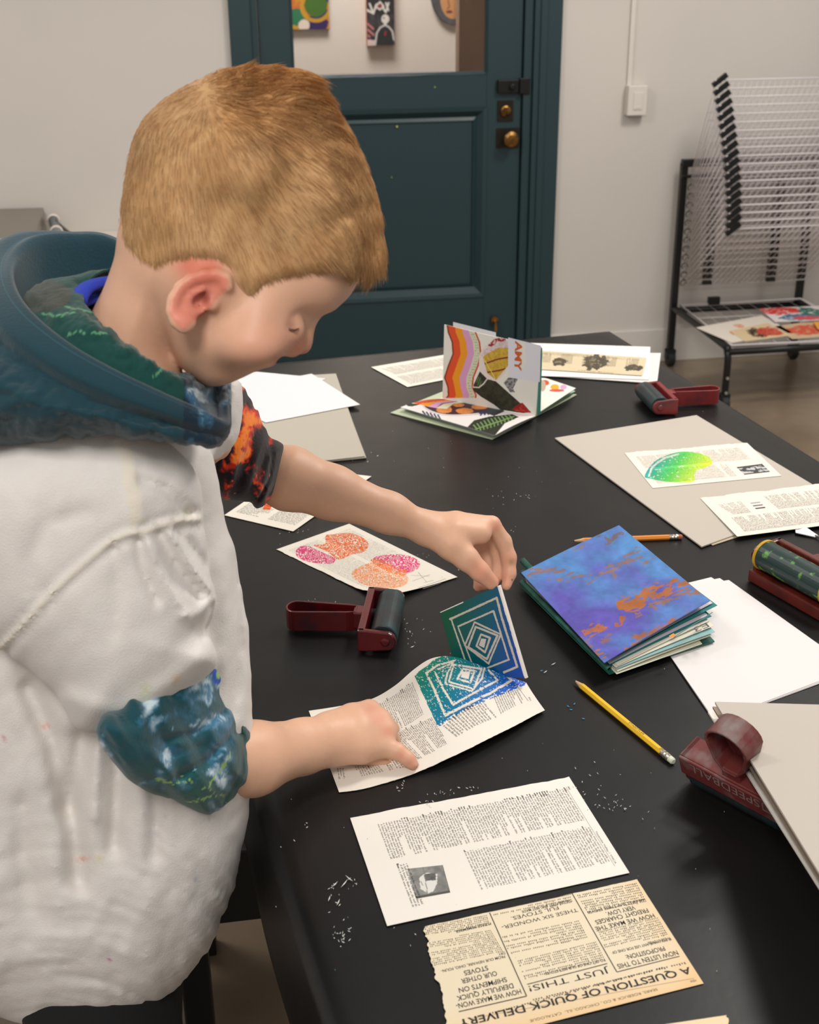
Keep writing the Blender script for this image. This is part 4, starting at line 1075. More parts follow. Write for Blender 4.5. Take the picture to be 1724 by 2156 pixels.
# leaves fan out from the spine
top = [(1097, 1207), (1303, 1107), (1494, 1266), (1272, 1397)]
LV = [((1298, 1420), (1478, 1356), .006, .008, (216, 214, 194), 0), ((1300, 1414), (1498, 1338), .008, .013, (226, 222, 200), .001), ((1298, 1409), (1505, 1331), .0100, .017, (150, 190, 190), .001),
      ((1296, 1406), (1503, 1318), .0115, .020, (228, 224, 204), .001), ((1300, 1402), (1492, 1308), .0130, .023, (230, 226, 208), .001), ((1284, 1400), (1498, 1298), .0140, .026, (40, 120, 120), .001),
      ((1283, 1398), (1490, 1296), .0150, .027, (204, 200, 208), .001), ((1281, 1392), (1510, 1275), .0175, .033, (40, 124, 120), .001), ((1280, 1391), (1500, 1270), .0185, .0345, (206, 202, 210), .001),
      ((1278, 1389), (1470, 1262), .020, .038, (222, 216, 200), .001), ((1277, 1388), (1476, 1254), .021, .041, (190, 110, 80), .001)]
for k, (near, nr, zs, zo, col, wv) in enumerate(LV):
    q = k/(len(LV)-1); far0 = (1110-6*q, 1232-18*q); far1 = (1302+2*q, 1132-18*q)
    def ex(s_, k=k):
        if k == 8:
            s_.text('E3', (1490, 1318-2), (1462, 1330-2), .010, (84, 82, 92))
            s_.line((1418, 1343), (1500, 1290), .0014, (90, 120, 116))
        if k == 9: s_.line((1410, 1342), (1420, 1336), .005, (214, 140, 60))
    leaf('page', [far0, far1, nr, near], [zs, zo, zo, zs], .0004, col, None, None, 10, 10, wv, ex)
leaf('front_cover', top, [.024, .046, .046, .024], .0010, (110, 120, 190), bluecover, M_cover, 300, 260, .001, label='blue cover with copper veins')
sp = MB()
for (a, b, z0, z1) in (((1097, 1238), (1281, 1423), .0050, .0110), ((1098, 1226), (1279, 1410), .0105, .0180), ((1098, 1212), (1274, 1400), .017, .0250)):
    p, q = T(*a, 0), T(*b, 0); d = (q-p)/np.linalg.norm(q-p); o_ = np.array([d[1], -d[0], 0]); o_ = o_ if o_[0] < 0 else -o_
    zz = (z0+z1)/2; V = []
    for e in (p, q):
        for t in np.linspace(-1.4, 1.4, 9): V.append(e+o_*(.006*math.cos(t)-.004)+np.array([0, 0, zz-.0+(z1-z0)/2*math.sin(t)]))
    sp.add(V, [(i, i+1, 9+i+1, 9+i) for i in range(8)])
sp_o = sp.build('spine', mat('green_spine', (14, 66, 58), .5, var=((26, 100, 84), 60, .4, .7)), book, smooth=True)
k = sp_o.modifiers.new('thickness', 'SOLIDIFY'); k.thickness = .001

# ================================================================== collaged magazine book standing open
mag = thing('handmade_book', 'open handmade book of collaged magazine pages with rainbow stripes and a cake slice', 'book', tuple(T(1010, 870, 0)))
def mleaf(name, corners, thick, col, paint=None, nx=14, ny=14, bow=None, extra=None, label=None):
    B_ = bil(corners)
    def pos(a, b):
        P = B_(a, b).copy()
        if bow is not None: P = P+bow(np.asarray(a), np.asarray(b))
        return P
    s_ = Sheet(pos, nx, ny, col, thick, paint, None, 5)
    # face the camera
    n = s_.normal(.5, .5); 
    if n@(C_-s_.pos(.5, .5)) < 0: s_ = Sheet(pos, nx, ny, col, thick, paint, None, 5, up=bool(n[2] < 0))
    if extra: extra(s_)
    o = s_.build(name, M_print, mag)
    if label: o['label'] = label
mleaf('back_cover', [T(822, 870, .0005), T(1005, 796, .0005), T(1214, 832, .0005), T(1036, 926, .0005)], .0014, (178, 186, 158), label='pale green card back cover')
A0, B0 = T(932, 838, .012), T(1128, 874, .012)
nrm = np.cross(B0-A0, [0, 0, 1.]); nrm /= np.linalg.norm(nrm)
ST = [[(937, 686), (957, 690), (960, 700), (966, 722), (967, 748), (961, 770), (954, 795), (957, 815), (958, 834), (930, 842), (905, 845), (868, 848), (890, 852), (915, 838), (939, 834), (944, 822), (938, 805), (936, 792), (943, 775), (951, 748), (948, 720), (941, 704)]]
def stripes(u, v, c):
    # centre line of the ribbon; bands by signed offset
    xs = np.array([684, 700, 720, 745, 770, 795, 815, 832, 838.]); l = np.array([941.5, 944, 952, 954, 944, 936, 943, 944, 940.]); r = np.array([1000.5, 1001, 1009, 1012, 1006, 996, 994, 1002, 1001.])
    L = np.interp(v, xs, l); R = np.interp(v, xs, r); t = (u-L)/(R-L); k = (v < 838) & (v > 684)
    cols = [((0, .27), (214, 78, 40)), ((.27, .52), (226, 146, 30)), ((.52, .76), (206, 150, 188)), ((.76, 1.0), (206, 204, 176))]
    for (a, b), col in cols: m_ = k & (t > a) & (t < b); c[m_] = lin(col)
    c[k & (np.abs(t-1) < .03)] = lin((190, 66, 36)); c[k & (np.abs(t) < .03)] = lin((130, 60, 30))
    m_ = k & (t > .80) & (t < .94) & (np.sin(v*1.1) > .1) & (fbm(u/2, v/2, 3) > .5); c[m_] = lin((160, 172, 140))
    return c
def flow(u, v, c):
    # the ribbon continues over the lying page, bending left
    for (poly, col) in (([(943, 834), (915, 838), (893, 840), (868, 848), (882, 851), (905, 846), (935, 843), (958, 838), (958, 832)], (214, 78, 40)),
                        ([(958, 834), (935, 843), (908, 846), (882, 851), (900, 856), (915, 848), (950, 843), (975, 836)], (226, 146, 30)),
                        ([(975, 836), (950, 843), (918, 847), (900, 856), (918, 859), (930, 849), (965, 844), (990, 838)], (206, 150, 188)),
                        ([(990, 838), (965, 845), (935, 850), (918, 859), (940, 861), (955, 850), (985, 847), (1002, 838)], (206, 204, 176))):
        c[inpoly(u, v, poly)] = lin(col)
    return c
def standing(u, v, a, b, c):
    c = stripes(u, v, c)
    k = inpoly(u, v, catmull([(1012, 790), (1008, 760), (1015, 735), (1035, 718), (1058, 706), (1072, 708), (1071, 770), (1045, 802), (1030, 798)], 3, True)); c[k] = lin((220, 206, 200))
    cake = inpoly(u, v, [(1016, 752), (1030, 738), (1050, 730), (1071, 730), (1071, 768), (1044, 800), (1026, 786)]); n = fbm(u/3, v/3, 7)
    c[cake] = (lin((196, 160, 60))[None]*(.6+.7*n[:, None]))[cake]
    for p in (((1020, 766), (1045, 757), (1071, 752)), ((1026, 784), (1050, 780), (1066, 776))): c[(segd(u, v, p) < 1.6) & cake] = lin((120, 34, 30))
    fr_ = inpoly(u, v, [(1012, 752), (1018, 738), (1040, 722), (1060, 716), (1071, 722), (1071, 732), (1050, 732), (1030, 742)]); c[fr_] = (lin((216, 196, 198))[None]*(.6+.6*n[:, None]))[fr_]
    be = inpoly(u, v, [(1026, 728), (1040, 714), (1062, 708), (1066, 718), (1048, 720), (1034, 730)]); c[be] = lin((150, 40, 52)); c[be & (n > .55)] = lin((210, 180, 170))
    c[segd(u, v, [(1018, 755), (1042, 796)]) < .9] = lin((220, 200, 90))
    dk = inpoly(u, v, [(1010, 782), (1026, 798), (1044, 803), (1118, 869), (1100, 869), (1060, 868), (1040, 852), (1012, 835), (996, 822), (996, 812)])
    c[dk] = (lin((50, 48, 36))[None]*(.4+1.3*fbm(u/6, v/6, 9)[:, None]))[dk]
    rd = inpoly(u, v, [(1078, 862), (1092, 850), (1100, 848), (1118, 868), (1100, 870)]); c[rd] = lin((140, 30, 26)); c[rd & (n > .58)] = lin((190, 60, 50))
    c[(np.abs(((u-1008)/2.2+(v-810)/6) % 2-1) < .4) & (np.hypot((u-1008)/5, (v-803)/10) < 1)] = lin((96, 130, 76))
    c[segd(u, v, [(996, 815), (1008, 816), (1018, 808), (1026, 797)]) < 1.2] = lin((214, 206, 196))
    gr = inpoly(u, v, [(1060, 806), (1072, 793), (1090, 798), (1080, 818), (1084, 826), (1074, 826)]); c[gr] = lin((150, 148, 148)); c[gr & (n > .52)] = lin((90, 88, 88))
    return c
def ex_stand(s_):
    q = [s_.st(*p) for p in ((1070.5, 710), (1139, 727), (1137, 804), (1070, 794))]
    s_.quad([p[0] for p in q], [p[1] for p in q], (214, 212, 218), 2)
    s_.text('AMY', (1093, 718), (1091, 780), .0125, (196, 92, 44), lay=3, bold=.03)
pl = lambda u, v, d=0: onplane(u, v, A0+nrm*d, nrm)
sgn = 1 if nrm@(C_-A0) > 0 else -1
nrm = nrm*sgn
def sbow(a, b): return (nrm*.004)*np.sin(a*math.pi)[..., None]
mleaf('standing_page', [pl(936, 683), pl(1139, 728), B0, A0], .0012, (222, 218, 208), standing, 280, 210, sbow, ex_stand, 'upright page collaged with stripes, cake and the letters AMY')
mleaf('torn_flap', [pl(954, 678, -.006), pl(1044, 700, -.006), pl(1044, 722, -.006), pl(954, 700, -.006)], .0003, (206, 204, 208))
mleaf('green_page', [pl(1136, 728, -.010), pl(1141, 733, -.014), B0-nrm*.010+np.array([.003, 0, 0]), B0-nrm*.004], .0010, (60, 120, 112))
def lying(u, v, a, b, c):
    n = fbm(u/4, v/3, 3)
    bowl = inpoly(u, v, catmull([(888, 852), (905, 842), (950, 838), (1000, 838), (1030, 846), (1040, 858), (1025, 870), (975, 876), (935, 875), (905, 868)], 3, True))
    c[bowl] = lin((200, 192, 190)); inner = inpoly(u, v, catmull([(892, 853), (908, 843), (950, 839), (998, 838), (1027, 848), (1036, 858), (1020, 867), (975, 872), (938, 872), (910, 865)], 3, True)); c[inner] = lin((60, 34, 44))
    for (x, y, rx, ry) in ((935, 863, 17, 7), (978, 865, 18, 6), (1008, 857, 17, 5), (1010, 845, 14, 8), (965, 853, 12, 4), (940, 853, 10, 4)):
        k = (np.hypot((u-x)/rx, (v-y)/ry)+(n-.5)*.5) < 1; c[k] = (lin((206, 130, 66))[None]*(.6+.7*n[:, None]))[k]
    c = flow(u, v, c)
    for k_ in range(5):
        c[(segd(u, v, [(890+k_*8, 866+k_*2), (899+k_*8, 878+k_*3)]) < 1.7)] = lin((44, 50, 84))
        c[(segd(u, v, [(1012+k_*8, 874-k_), (1018+k_*8, 864-k_), (1010+k_*8, 870)]) < 1.7)] = lin((44, 50, 84))
    dk = inpoly(u, v, [(1030, 838), (1052, 850), (1062, 866), (1040, 876), (1020, 868), (1038, 856)]); c[dk & ~inner] = lin((56, 58, 64))
    fe = inpoly(u, v, [(984, 899), (998, 885), (1030, 877), (1078, 872), (1092, 878), (1062, 892), (1042, 917), (1010, 908)]); c[fe] = lin((42, 46, 38))
    lf = np.zeros(len(u), bool)
    for k_ in range(11):
        x = 1003+k_*7.4; y = 902-k_*2.3; s2 = 12-abs(k_-4)*.8
        lf |= segd(u, v, [(x, y), (x-6, y-s2*.8)]) < 1.4; lf |= segd(u, v, [(x, y), (x+1, y+s2*.6)]) < 1.4
    lf |= segd(u, v, [(1000, 904), (1082, 877)]) < 1.2
    c[lf & fe] = lin((112, 140, 84)); c[inpoly(u, v, [(853, 848), (885, 851), (868, 856), (858, 855)])] = lin((44, 60, 40))
    return c
def lbow(a, b): return np.stack([a*0, a*0, .004*np.sin(a*math.pi)*(1-b*.5)], -1)
for k_, (dz, inset) in enumerate(((.002, 0), (.005, 1), (.0075, 2))):
    mleaf('page', [T(848+inset, 862-inset, dz), T(932, 838, dz), T(1128, 874, dz), T(1040-inset, 921-inset*1.5, dz)], .0005, ((222, 220, 210), (150, 186, 190), (226, 222, 214))[k_])
mleaf('lying_page', [T(843, 858, .0095), A0-np.array([0, 0, .002]), B0-np.array([0, 0, .002]), T(1042, 917, .0105)], .0008, (222, 216, 212), lying, 280, 150, lbow, label='lying page with fried food, fern and striped cloth')
def rpage(u, v, a, b, c):
    for (x, y, rx, ry, col) in ((1168, 815, 9, 6, (226, 160, 50)), (1186, 815, 7, 5, (200, 150, 190)), (1172, 822, 16, 3, (200, 80, 70)), (1146, 806, 10, 6, (196, 80, 60)), (1142, 812, 7, 12, (180, 160, 140))):
        c[np.hypot((u-x)/rx, (v-y)/ry) < 1] = lin(col)
    return c
for k_, (dz, col) in enumerate(((.002, (90, 140, 140)), (.006, (160, 190, 170)))):
    mleaf('page', [T(1130, 874, dz), T(1138, 800, dz), T(1150, 798, dz), T(1211, 824, dz)], .0005, col)
mleaf('right_page', [T(1130, 872, .010), T(1136, 796, .014), T(1150, 797, .016), T(1212, 818, .016)], .0008, (220, 220, 208), rpage, 120, 90)

# ================================================================== held lino block
def w_at(P): return float((np.array(P)-C_)@F_)
BR0 = T(1112, 1426, .001); BR = Q(1112, 1426, w_at(BR0)-.034); BL = T(966, 1414, .001)
wR = w_at(BR); TRc = Q(1054.5, 1231, wR+.004)
TLc = TRc+(BL-BR)*.97; 
TLc = Q(931, 1287, w_at(TLc))
LN = np.cross(TRc-BR, BL-BR); LN /= np.linalg.norm(LN); LN = LN if LN@(C_-BR) > 0 else -LN
BLc = BL; TLc = onplane(931, 1287, BR, LN)
def ZL(x, y): return (920+.1218*x, 1220+.1218*y)
LSTR = [([(230, 685), (1030, 318), (1130, 700), (1385, 1510), (1160, 1605)], 2.3), ([(245, 690), (490, 1410)], 1.6), ([(365, 812), (975, 545), (1090, 900), (1240, 1385), (870, 1530)], 1.9), ([(370, 840), (480, 1130), (600, 1440)], 1.5),
        ([(650, 740), (1100, 950), (890, 1455), (480, 1140), (650, 740)], 1.8), ([(668, 820), (1045, 968), (860, 1380), (540, 1165), (668, 820)], 2.1), ([(760, 950), (915, 1010), (830, 1260), (680, 1150), (760, 950)], 2.0)]
def linop(u, v, a, b, c):
    t = np.clip(((u-940)*.93+(v-1300)*.10)/150, 0, 1)[:, None]
    g, tl_, bl_ = lin((2, 84, 56)), lin((0, 84, 104)), lin((0, 66, 156))
    c = np.where(t < .55, g*(1-t/.55)+tl_*(t/.55), tl_*(1-(t-.55)/.45)+bl_*((t-.55)/.45))
    for pts, wd in LSTR: c[segd(u, v, [ZL(*p) for p in pts]) < wd*(.75+.5*fbm(u/5, v/5, 3))] = lin((190, 182, 168))
    c[inpoly(u, v, [ZL(*p) for p in ((765, 1020), (850, 1030), (815, 1185), (722, 1140))])] = lin((200, 192, 184))
    c[(a > .975+.012*(fbm(a*3, b*14, 5)-.5)) | ((b < .012) & (a < .4))] = lin((232, 224, 214))
    return c
lb = Sheet(bil([TLc, TRc, BR, BLc]), 260, 260, (232, 224, 214), .005, linop, None, 2)
if lb.normal(.5, .5)@LN < 0:
    lb = Sheet(bil([TLc, TRc, BR, BLc]), 260, 260, (232, 224, 214), .005, linop, None, 2, up=bool(lb.normal(.5, .5)[2] < 0))
tag(lb.build('lino_block', mat('carved_lino', attr=True, rough=.33, spec=.5)), 'carved lino block of nested squares inked green to blue, held upright by its corner', 'printing block')

# ================================================================== page being printed, curling up
farE = catmull([(650, 1497, .001), (715, 1487, .001), (780, 1473, .003), (830, 1445, .008), (870, 1411, .018), (903, 1389, .028), (935, 1382, .033), (968, 1386, .032), (1005, 1399, .026), (1055, 1419, .016), (1107, 1437, .008)], 8)
nearE = catmull([(714, 1669, .001), (761, 1662, .001), (809, 1650, .001), (851, 1637, .0015), (896, 1619, .004), (942, 1598, .008), (987, 1577, .010), (1032, 1554, .010), (1077, 1532, .008), (1122, 1508, .005), (1147, 1496, .003)], 8)
FE = np.array([T(*p) for p in farE]); NE = np.array([T(*p) for p in nearE])
def arcpar(P):
    d = np.concatenate([[0], np.cumsum(np.linalg.norm(np.diff(P, axis=0), axis=1))]); return d/d[-1]
sF, sN = arcpar(FE), arcpar(NE)
def posP(a, b):
    a = np.asarray(a, float); b = np.asarray(b, float)
    def at(s_, P): return np.stack([np.interp(a, s_, P[:, i]) for i in range(3)], -1)
    A = at(sF, FE); B2 = at(sN, NE); P = A*(1-b[..., None])+B2*b[..., None]
    P = P.copy(); P[..., 2] += -.004*np.sin(np.clip(b, 0, 1)*math.pi)*np.clip((A[..., 2]-TZ)/.03, 0, 1)
    P[..., 2] = np.maximum(P[..., 2], TZ+.0008); return P
def ZP(x, y): return (640+.3016*x, 1360+.3016*y)
PSTR = [([(855, 190), (930, 135), (1060, 100)], 2.0), ([(855, 190), (920, 330), (985, 485), (1150, 400), (1300, 330), (1450, 240), (1410, 205)], 2.6), ([(930, 165), (1040, 118), (1000, 190), (985, 265), (1080, 290), (1170, 315), (1240, 230), (1260, 155)], 1.8),
        ([(915, 185), (960, 280), (1040, 410), (1200, 320), (1350, 240), (1290, 170)], 2.2), ([(1045, 130), (1240, 160), (1185, 300), (1010, 250), (1045, 130)], 2.0), ([(1110, 160), (1190, 175), (1160, 255), (1070, 230), (1110, 160)], 2.2)]
def printp(u, v, a, b, c):
    area_ = [ZP(*p) for p in ((772, 212), (800, 180), (860, 140), (900, 100), (960, 72), (1100, 70), (1300, 130), (1450, 200), (1550, 255), (1540, 275), (1150, 432), (935, 568))]
    k = inpoly(u, v, area_)
    t = np.clip(((u-880)*.80+(v-1400)*.62)/190, 0, 1)[:, None]
    g, tl_, bl_ = lin((0, 128, 92)), lin((0, 118, 140)), lin((10, 84, 190))
    ink = np.where(t < .5, g*(1-t/.5)+tl_*(t/.5), tl_*(1-(t-.5)/.5)+bl_*((t-.5)/.5))
    dry = (fbm(u/2.2, v/2.2, 4) > .70) | ((segd(u, v, area_[-3:]) < 5) & (fbm(u/3, v/3, 8) > .55))
    k &= ~dry; c[k] = ink[k]
    for pts, wd in PSTR: c[(segd(u, v, [ZP(*p) for p in pts]) < wd*(.6+.7*fbm(u/6, v/6, 5))) & (fbm(u/4, v/4, 9) > .3)] = lin((222, 214, 200))
    c[inpoly(u, v, [ZP(*p) for p in ((1105, 178), (1160, 178), (1148, 232), (1095, 218))])] = lin((224, 216, 206))
    return c
s_ = Sheet(posP, 420, 170, (228, 221, 209), .0003, printp, {'B': .012}, 31, up=True)
def cb(x0, y0, x1, y1, x2, y2, x3, y3, nl, sd, adv=.0012): s_.block([ZP(x0, y0), ZP(x1, y1), ZP(x2, y2), ZP(x3, y3)], nl, adv, (88, 83, 80), sd, entry=.2)
# text lines run from the far edge towards the near edge
cb(755, 245, 850, 470, 620, 610, 520, 395, 20, 71)
cb(890, 490, 1010, 680, 800, 800, 610, 610, 22, 72)
cb(1250, 380, 1350, 500, 1060, 640, 960, 560, 16, 73)
cb(1490, 300, 1545, 395, 1370, 480, 1320, 360, 12, 74)
cb(640, 760, 700, 850, 560, 880, 520, 810, 8, 75); cb(505, 810, 560, 880, 380, 918, 350, 840, 10, 76); cb(280, 850, 290, 930, 240, 935, 225, 850, 3, 77)
s_.line(ZP(1490, 285), ZP(1565, 385), .0006, (120, 112, 108)); s_.text('841', ZP(1570, 360), ZP(1582, 384), .002, (60, 56, 54))
tag(s_.build('dictionary_page', M_print), 'dictionary page curling up from the lino block with a fresh green and blue print', 'page', 'loose dictionary pages')

# ================================================================== the boy
boy = thing('person', 'ginger-haired boy in a loose white shirt over a teal hoodie, bending over the table', 'person', (-.16, 1.0, 0))
SKIN = lin((216, 170, 141))
HEADP = [(256, 510), (254, 455), (262, 395), (275, 325), (298, 272), (340, 222), (395, 184), (450, 163), (520, 155), (590, 160), (650, 184), (697, 238), (738, 305), (768, 372), (786, 440), (789, 500), (780, 540),
         (768, 566), (755, 592), (737, 622), (714, 645), (700, 656), (678, 664), (664, 672), (654, 686), (634, 706), (615, 726), (600, 742), (589, 752), (582, 761), (577, 770), (556, 776), (538, 782), (520, 791), (500, 800), (478, 809), (452, 814),
         (425, 809), (398, 790), (376, 764), (352, 715), (310, 650), (272, 590)]
NOSE = [(668, 668), (664, 685), (661, 702), (659, 718), (655, 733), (644, 745), (625, 747), (608, 744), (600, 738), (606, 722), (622, 700), (642, 676)]
NECKP = [(262, 480), (240, 545), (218, 605), (194, 652), (150, 740), (190, 850), (330, 880), (392, 820), (380, 775), (368, 730), (380, 660), (390, 560), (330, 470)]
WPTS = np.array([[520, 340, .076], [330, 420, .064], [280, 520, .052], [690, 400, .064], [440, 600, .070], [560, 660, .061], [500, 740, .052], [465, 800, .030], [380, 740, .052], [560, 770, .030], [600, 735, .032], [740, 560, .052], [700, 640, .046], [650, 680, .046], [610, 690, .055], [560, 170, .05], [760, 450, .056]])
def rbf(u, v, pts, s_=70.):
    d = (u[:, None]-pts[None, :, 0])**2+(v[:, None]-pts[None, :, 1])**2
    w_ = 1/(d+s_**2*.25)**1.6; return (w_*pts[None, :, 2]).sum(1)/w_.sum(1)
fl_head, fl_nose, fl_neck = Flat(HEADP), Flat(NOSE, 2, 60), Flat(NECKP)
HW = .97
def head_field(u, v, w_, grow=0.):
    W = rbf(u, v, WPTS)+grow
    return inflate(u, v, w_, fl_head, HW, W, W*.82, 2.15)
HEL = [(479, 603), (474, 587), (455, 579), (428, 581), (402, 589), (380, 605), (365, 630), (361, 655), (370, 677), (386, 687), (398, 678)]
EARP = [(478, 590), (440, 578), (395, 594), (368, 622), (360, 655), (374, 682), (390, 690), (404, 676), (424, 662), (440, 648), (452, 630), (470, 612)]
fl_ear = Flat(EARP, 2, 40)
def ear_field(P, u, v, w_):
    ew = .905-(u-440)*-.00010-(v-640)*.00002            # the rear rim stands further off the head
    d = inflate(u, v, w_, fl_ear, ew, .0045, .005, 2)
    r_ = [.0042, .0046, .0048, .0048, .0048, .0046, .0045, .0044, .0046, .0050, .0040]
    hel = [(a, b, .893+(a-360)*.00008, r) for (a, b), r in zip(HEL, r_)]
    d = smax(d, -ellip(P, Q(428, 632, .896), (.0092, .012, .0082)), .002)
    d = smin(d, chain(P, hel, .002), .003)
    d = smin(d, chain(P, [(392, 662, .8985, .0022), (390, 642, .8975, .0022), (402, 622, .897, .0022), (428, 610, .898, .0018)], .002), .003)
    d = smin(d, ellip(P, Q(447, 640, .905), (.0045, .0045, .0055)), .003)
    d = smin(d, cone(P, Q(384, 672, .896), Q(394, 680, .899), .006, .006), .004)
    return d
NEAR_ARM = [(170, 1065, 1.020, .040), (345, 1600, 1.078, .018), (430, 1600, 1.128, .020), (495, 1599, 1.168, .029), (530, 1597, 1.185, .0332), (640, 1571, 1.240, .0252), (698, 1555, 1.262, .0225)]
FAR_ARM = [(360, 890, 1.22, .024), (540, 985, 1.375, .018), (578, 998, 1.380, .026), (605, 1006, 1.381, .0338), (700, 1037, 1.388, .0283), (820, 1080, 1.398, .0212), (897, 1112, 1.405, .0165)]
def hands(P):
    d = None
    def add(pts, k=.004, kk=.006):
        nonlocal d
        g = chain(P, pts, k); d = g if d is None else smin(d, g, kk)
    # near hand
    add([(690, 1528, 1.272, .0130), (740, 1508, 1.285, .0128), (778, 1494, 1.302, .0105)], kk=.010)
    add([(690, 1545, 1.264, .0170), (755, 1530, 1.275, .0150), (801, 1514, 1.292, .0108)], kk=.012)
    add([(690, 1565, 1.258, .0180), (755, 1558, 1.266, .0155), (814, 1540, 1.283, .0108)], kk=.012)
    add([(698, 1582, 1.256, .0140), (760, 1580, 1.262, .0130), (808, 1572, 1.272, .0105)], kk=.010)
    add([(778, 1494, 1.302, .0100), (806, 1516, 1.324, .0080), (802, 1545, 1.318, .0072)], kk=.003)
    add([(801, 1514, 1.292, .0100), (823, 1534, 1.314, .0080), (812, 1560, 1.308, .0072)], kk=.003)
    add([(814, 1540, 1.283, .0100), (826, 1556, 1.300, .0078), (812, 1582, 1.294, .0068)], kk=.003)
    add([(806, 1574, 1.272, .0098), (836, 1582, 1.270, .0084), (858, 1597, 1.268, .0072), (870, 1610, 1.266, .0056)], kk=.004)
    add([(740, 1585, 1.275, .0110), (785, 1597, 1.284, .0085), (812, 1601, 1.284, .0065)], kk=.003)
    # far hand
    add([(897, 1104, 1.408, .0140), (960, 1100, 1.415, .0125), (1036, 1103, 1.421, .0088)], kk=.008)
    add([(897, 1116, 1.402, .0150), (955, 1122, 1.402, .0160), (1012, 1124, 1.410, .0120)], kk=.010)
    add([(905, 1124, 1.398, .0140), (950, 1150, 1.394, .0155), (982, 1176, 1.394, .0135), (1010, 1203, 1.396, .0108), (1034, 1226, 1.402, .0086)], kk=.008)
    add([(1036, 1105, 1.421, .0094), (1060, 1140, 1.429, .0090), (1071, 1174, 1.431, .0086), (1072, 1208, 1.429, .0076), (1066, 1233, 1.424, .0058)], kk=.004)
    add([(1028, 1118, 1.432, .0090), (1046, 1158, 1.444, .0080), (1051, 1192, 1.442, .0072), (1044, 1220, 1.434, .0062)], kk=.003)
    add([(1012, 1122, 1.440, .0090), (1026, 1162, 1.455, .0078), (1030, 1202, 1.450, .0070), (1020, 1232, 1.442, .0060)], kk=.003)
    add([(996, 1124, 1.445, .0088), (1006, 1166, 1.462, .0072), (1009, 1204, 1.458, .0064), (1006, 1236, 1.448, .0056)], kk=.003)
    return d
def body(P):
    u, v, w_ = pix(P)
    d = head_field(u, v, w_)
    d = smin(d, inflate(u, v, w_, fl_nose, HW, np.interp(v, [670, 700, 735, 750], [.008, .0095, .0135, .011]), .011, 2), .006)
    for sg in (-1, 1):
        d = smin(d, ellip(P, Q(617, 733, HW+sg*.0105), (.0075, .0075, .0065)), .004)
        d = smax(d, -ellip(P, Q(634, 690, HW+sg*.036), (.012, .015, .009)), .010)
        d = smin(d, ellip(P, Q(615, 689, HW+sg*.0282), (.0090, .0090, .0090)), .005)
        d = smax(d, -cone(P, Q(628, 747, HW+sg*.006), Q(636, 742, HW+sg*.005), .0026, .002), .002)
        d = smin(d, ellip(P, Q(540, 720, HW+sg*.040), (.022, .022, .016)), .02)
    d = smax(d, -cone(P, Q(596, 762, .958), Q(574, 766, .944), .0016, .0010), .003)
    nk = inflate(u, v, w_, fl_neck, .975+(v-560)*.00012, .048, .046, 2)
    d = smin(d, nk, .010)
    d = smin(d, ear_field(P, u, v, w_), .004)
    t = smin(cone(P, Q(235, 860, 1.03), Q(210, 1000, 1.12), .050, .060), cone(P, Q(210, 1000, 1.12), Q(190, 2060, 1.265), .060, .050), .02)
    t = smin(t, cone(P, Q(170, 1050, 1.04), Q(330, 930, 1.20), .036, .036), .03)
    d = smin(d, t, .02)
    d = smin(d, chain(P, NEAR_ARM, .012), .012); d = smin(d, chain(P, FAR_ARM, .012), .012)
    return smin(d, hands(P), .010)
lo, hi = np.array([-.34, .76, .60]), np.array([.36, 1.36, 1.50])
V, Fq = sculpt(body, lo, hi, .0021)
def relax(V, Fq, it, lam=.5, mask=None):
    e = np.concatenate([Fq[:, [0, 1]], Fq[:, [1, 2]], Fq[:, [2, 3]], Fq[:, [3, 0]]]); n = len(V)
    cnt = np.bincount(e[:, 0], minlength=n)+np.bincount(e[:, 1], minlength=n)
    for _ in range(it):
        s_ = np.stack([np.bincount(e[:, 0], V[e[:, 1], i], n)+np.bincount(e[:, 1], V[e[:, 0], i], n) for i in range(3)], 1)/np.maximum(cnt, 1)[:, None]
        k = lam if mask is None else lam*mask[:, None]; V = V+(s_-V)*k
    return V
V = relax(V, Fq, 2)
u, v, w_ = pix(V)
def blob(cu, cv, r, wd=None): return np.exp(-((u-cu)**2+(v-cv)**2)/r**2)[:, None]
c = np.broadcast_to(SKIN, (len(V), 3)).copy()*(.97+.06*fbm(u/9, v/9, 2)[:, None])
def tint(c, m_, col, a): return c*(1-m_*a)+lin(col)*m_*a
near = (w_ < 1.15)[:, None]
earm = np.clip(1-fl_ear(u, v)/6, 0, 1)[:, None]*(w_ < .925)[:, None]
c = tint(c, earm, (214, 116, 98), .75); c = tint(c, blob(432, 626, 15)*near, (120, 44, 38), .75)  # red ear; the dark blob paints shade into its hollow
c = tint(c, blob(400, 560, 34)*near, (204, 104, 84), .8); c = tint(c, blob(440, 560, 30)*near, (204, 104, 84), .8)
c = tint(c, blob(560, 725, 80)*near, (206, 130, 108), .35); c = tint(c, blob(635, 733, 24)*near, (214, 124, 100), .6)
c = tint(c, blob(612, 684, 12)*near, (150, 96, 78), .5); c = tint(c, blob(585, 760, 12)*near, (190, 100, 92), .6)
for (a, b_, r) in ((798, 1512, 16), (780, 1492, 14), (815, 1540, 14), (866, 1604, 14), (846, 1588, 10), (1075, 1180, 18), (1065, 1220, 18), (1010, 1200, 22), (1035, 1222, 14), (1045, 1108, 14), (1008, 1235, 12)):
    c = tint(c, blob(a, b_, r)*(w_ > 1.2)[:, None], (216, 136, 112), .55)
c = tint(c, blob(1076, 1183, 6)*(w_ > 1.3)[:, None], (120, 130, 80), .6); c = tint(c, (np.hypot(u-1078, v-1220) < 3)[:, None]*1., (40, 90, 80), .8)
M_skin = mat('skin', attr=True, rough=.48, sss=.18, spec=.35, bump=(260, .06, 3))
body_o = obj('body', V, Fq, M_skin, boy, smooth=True, col=c)

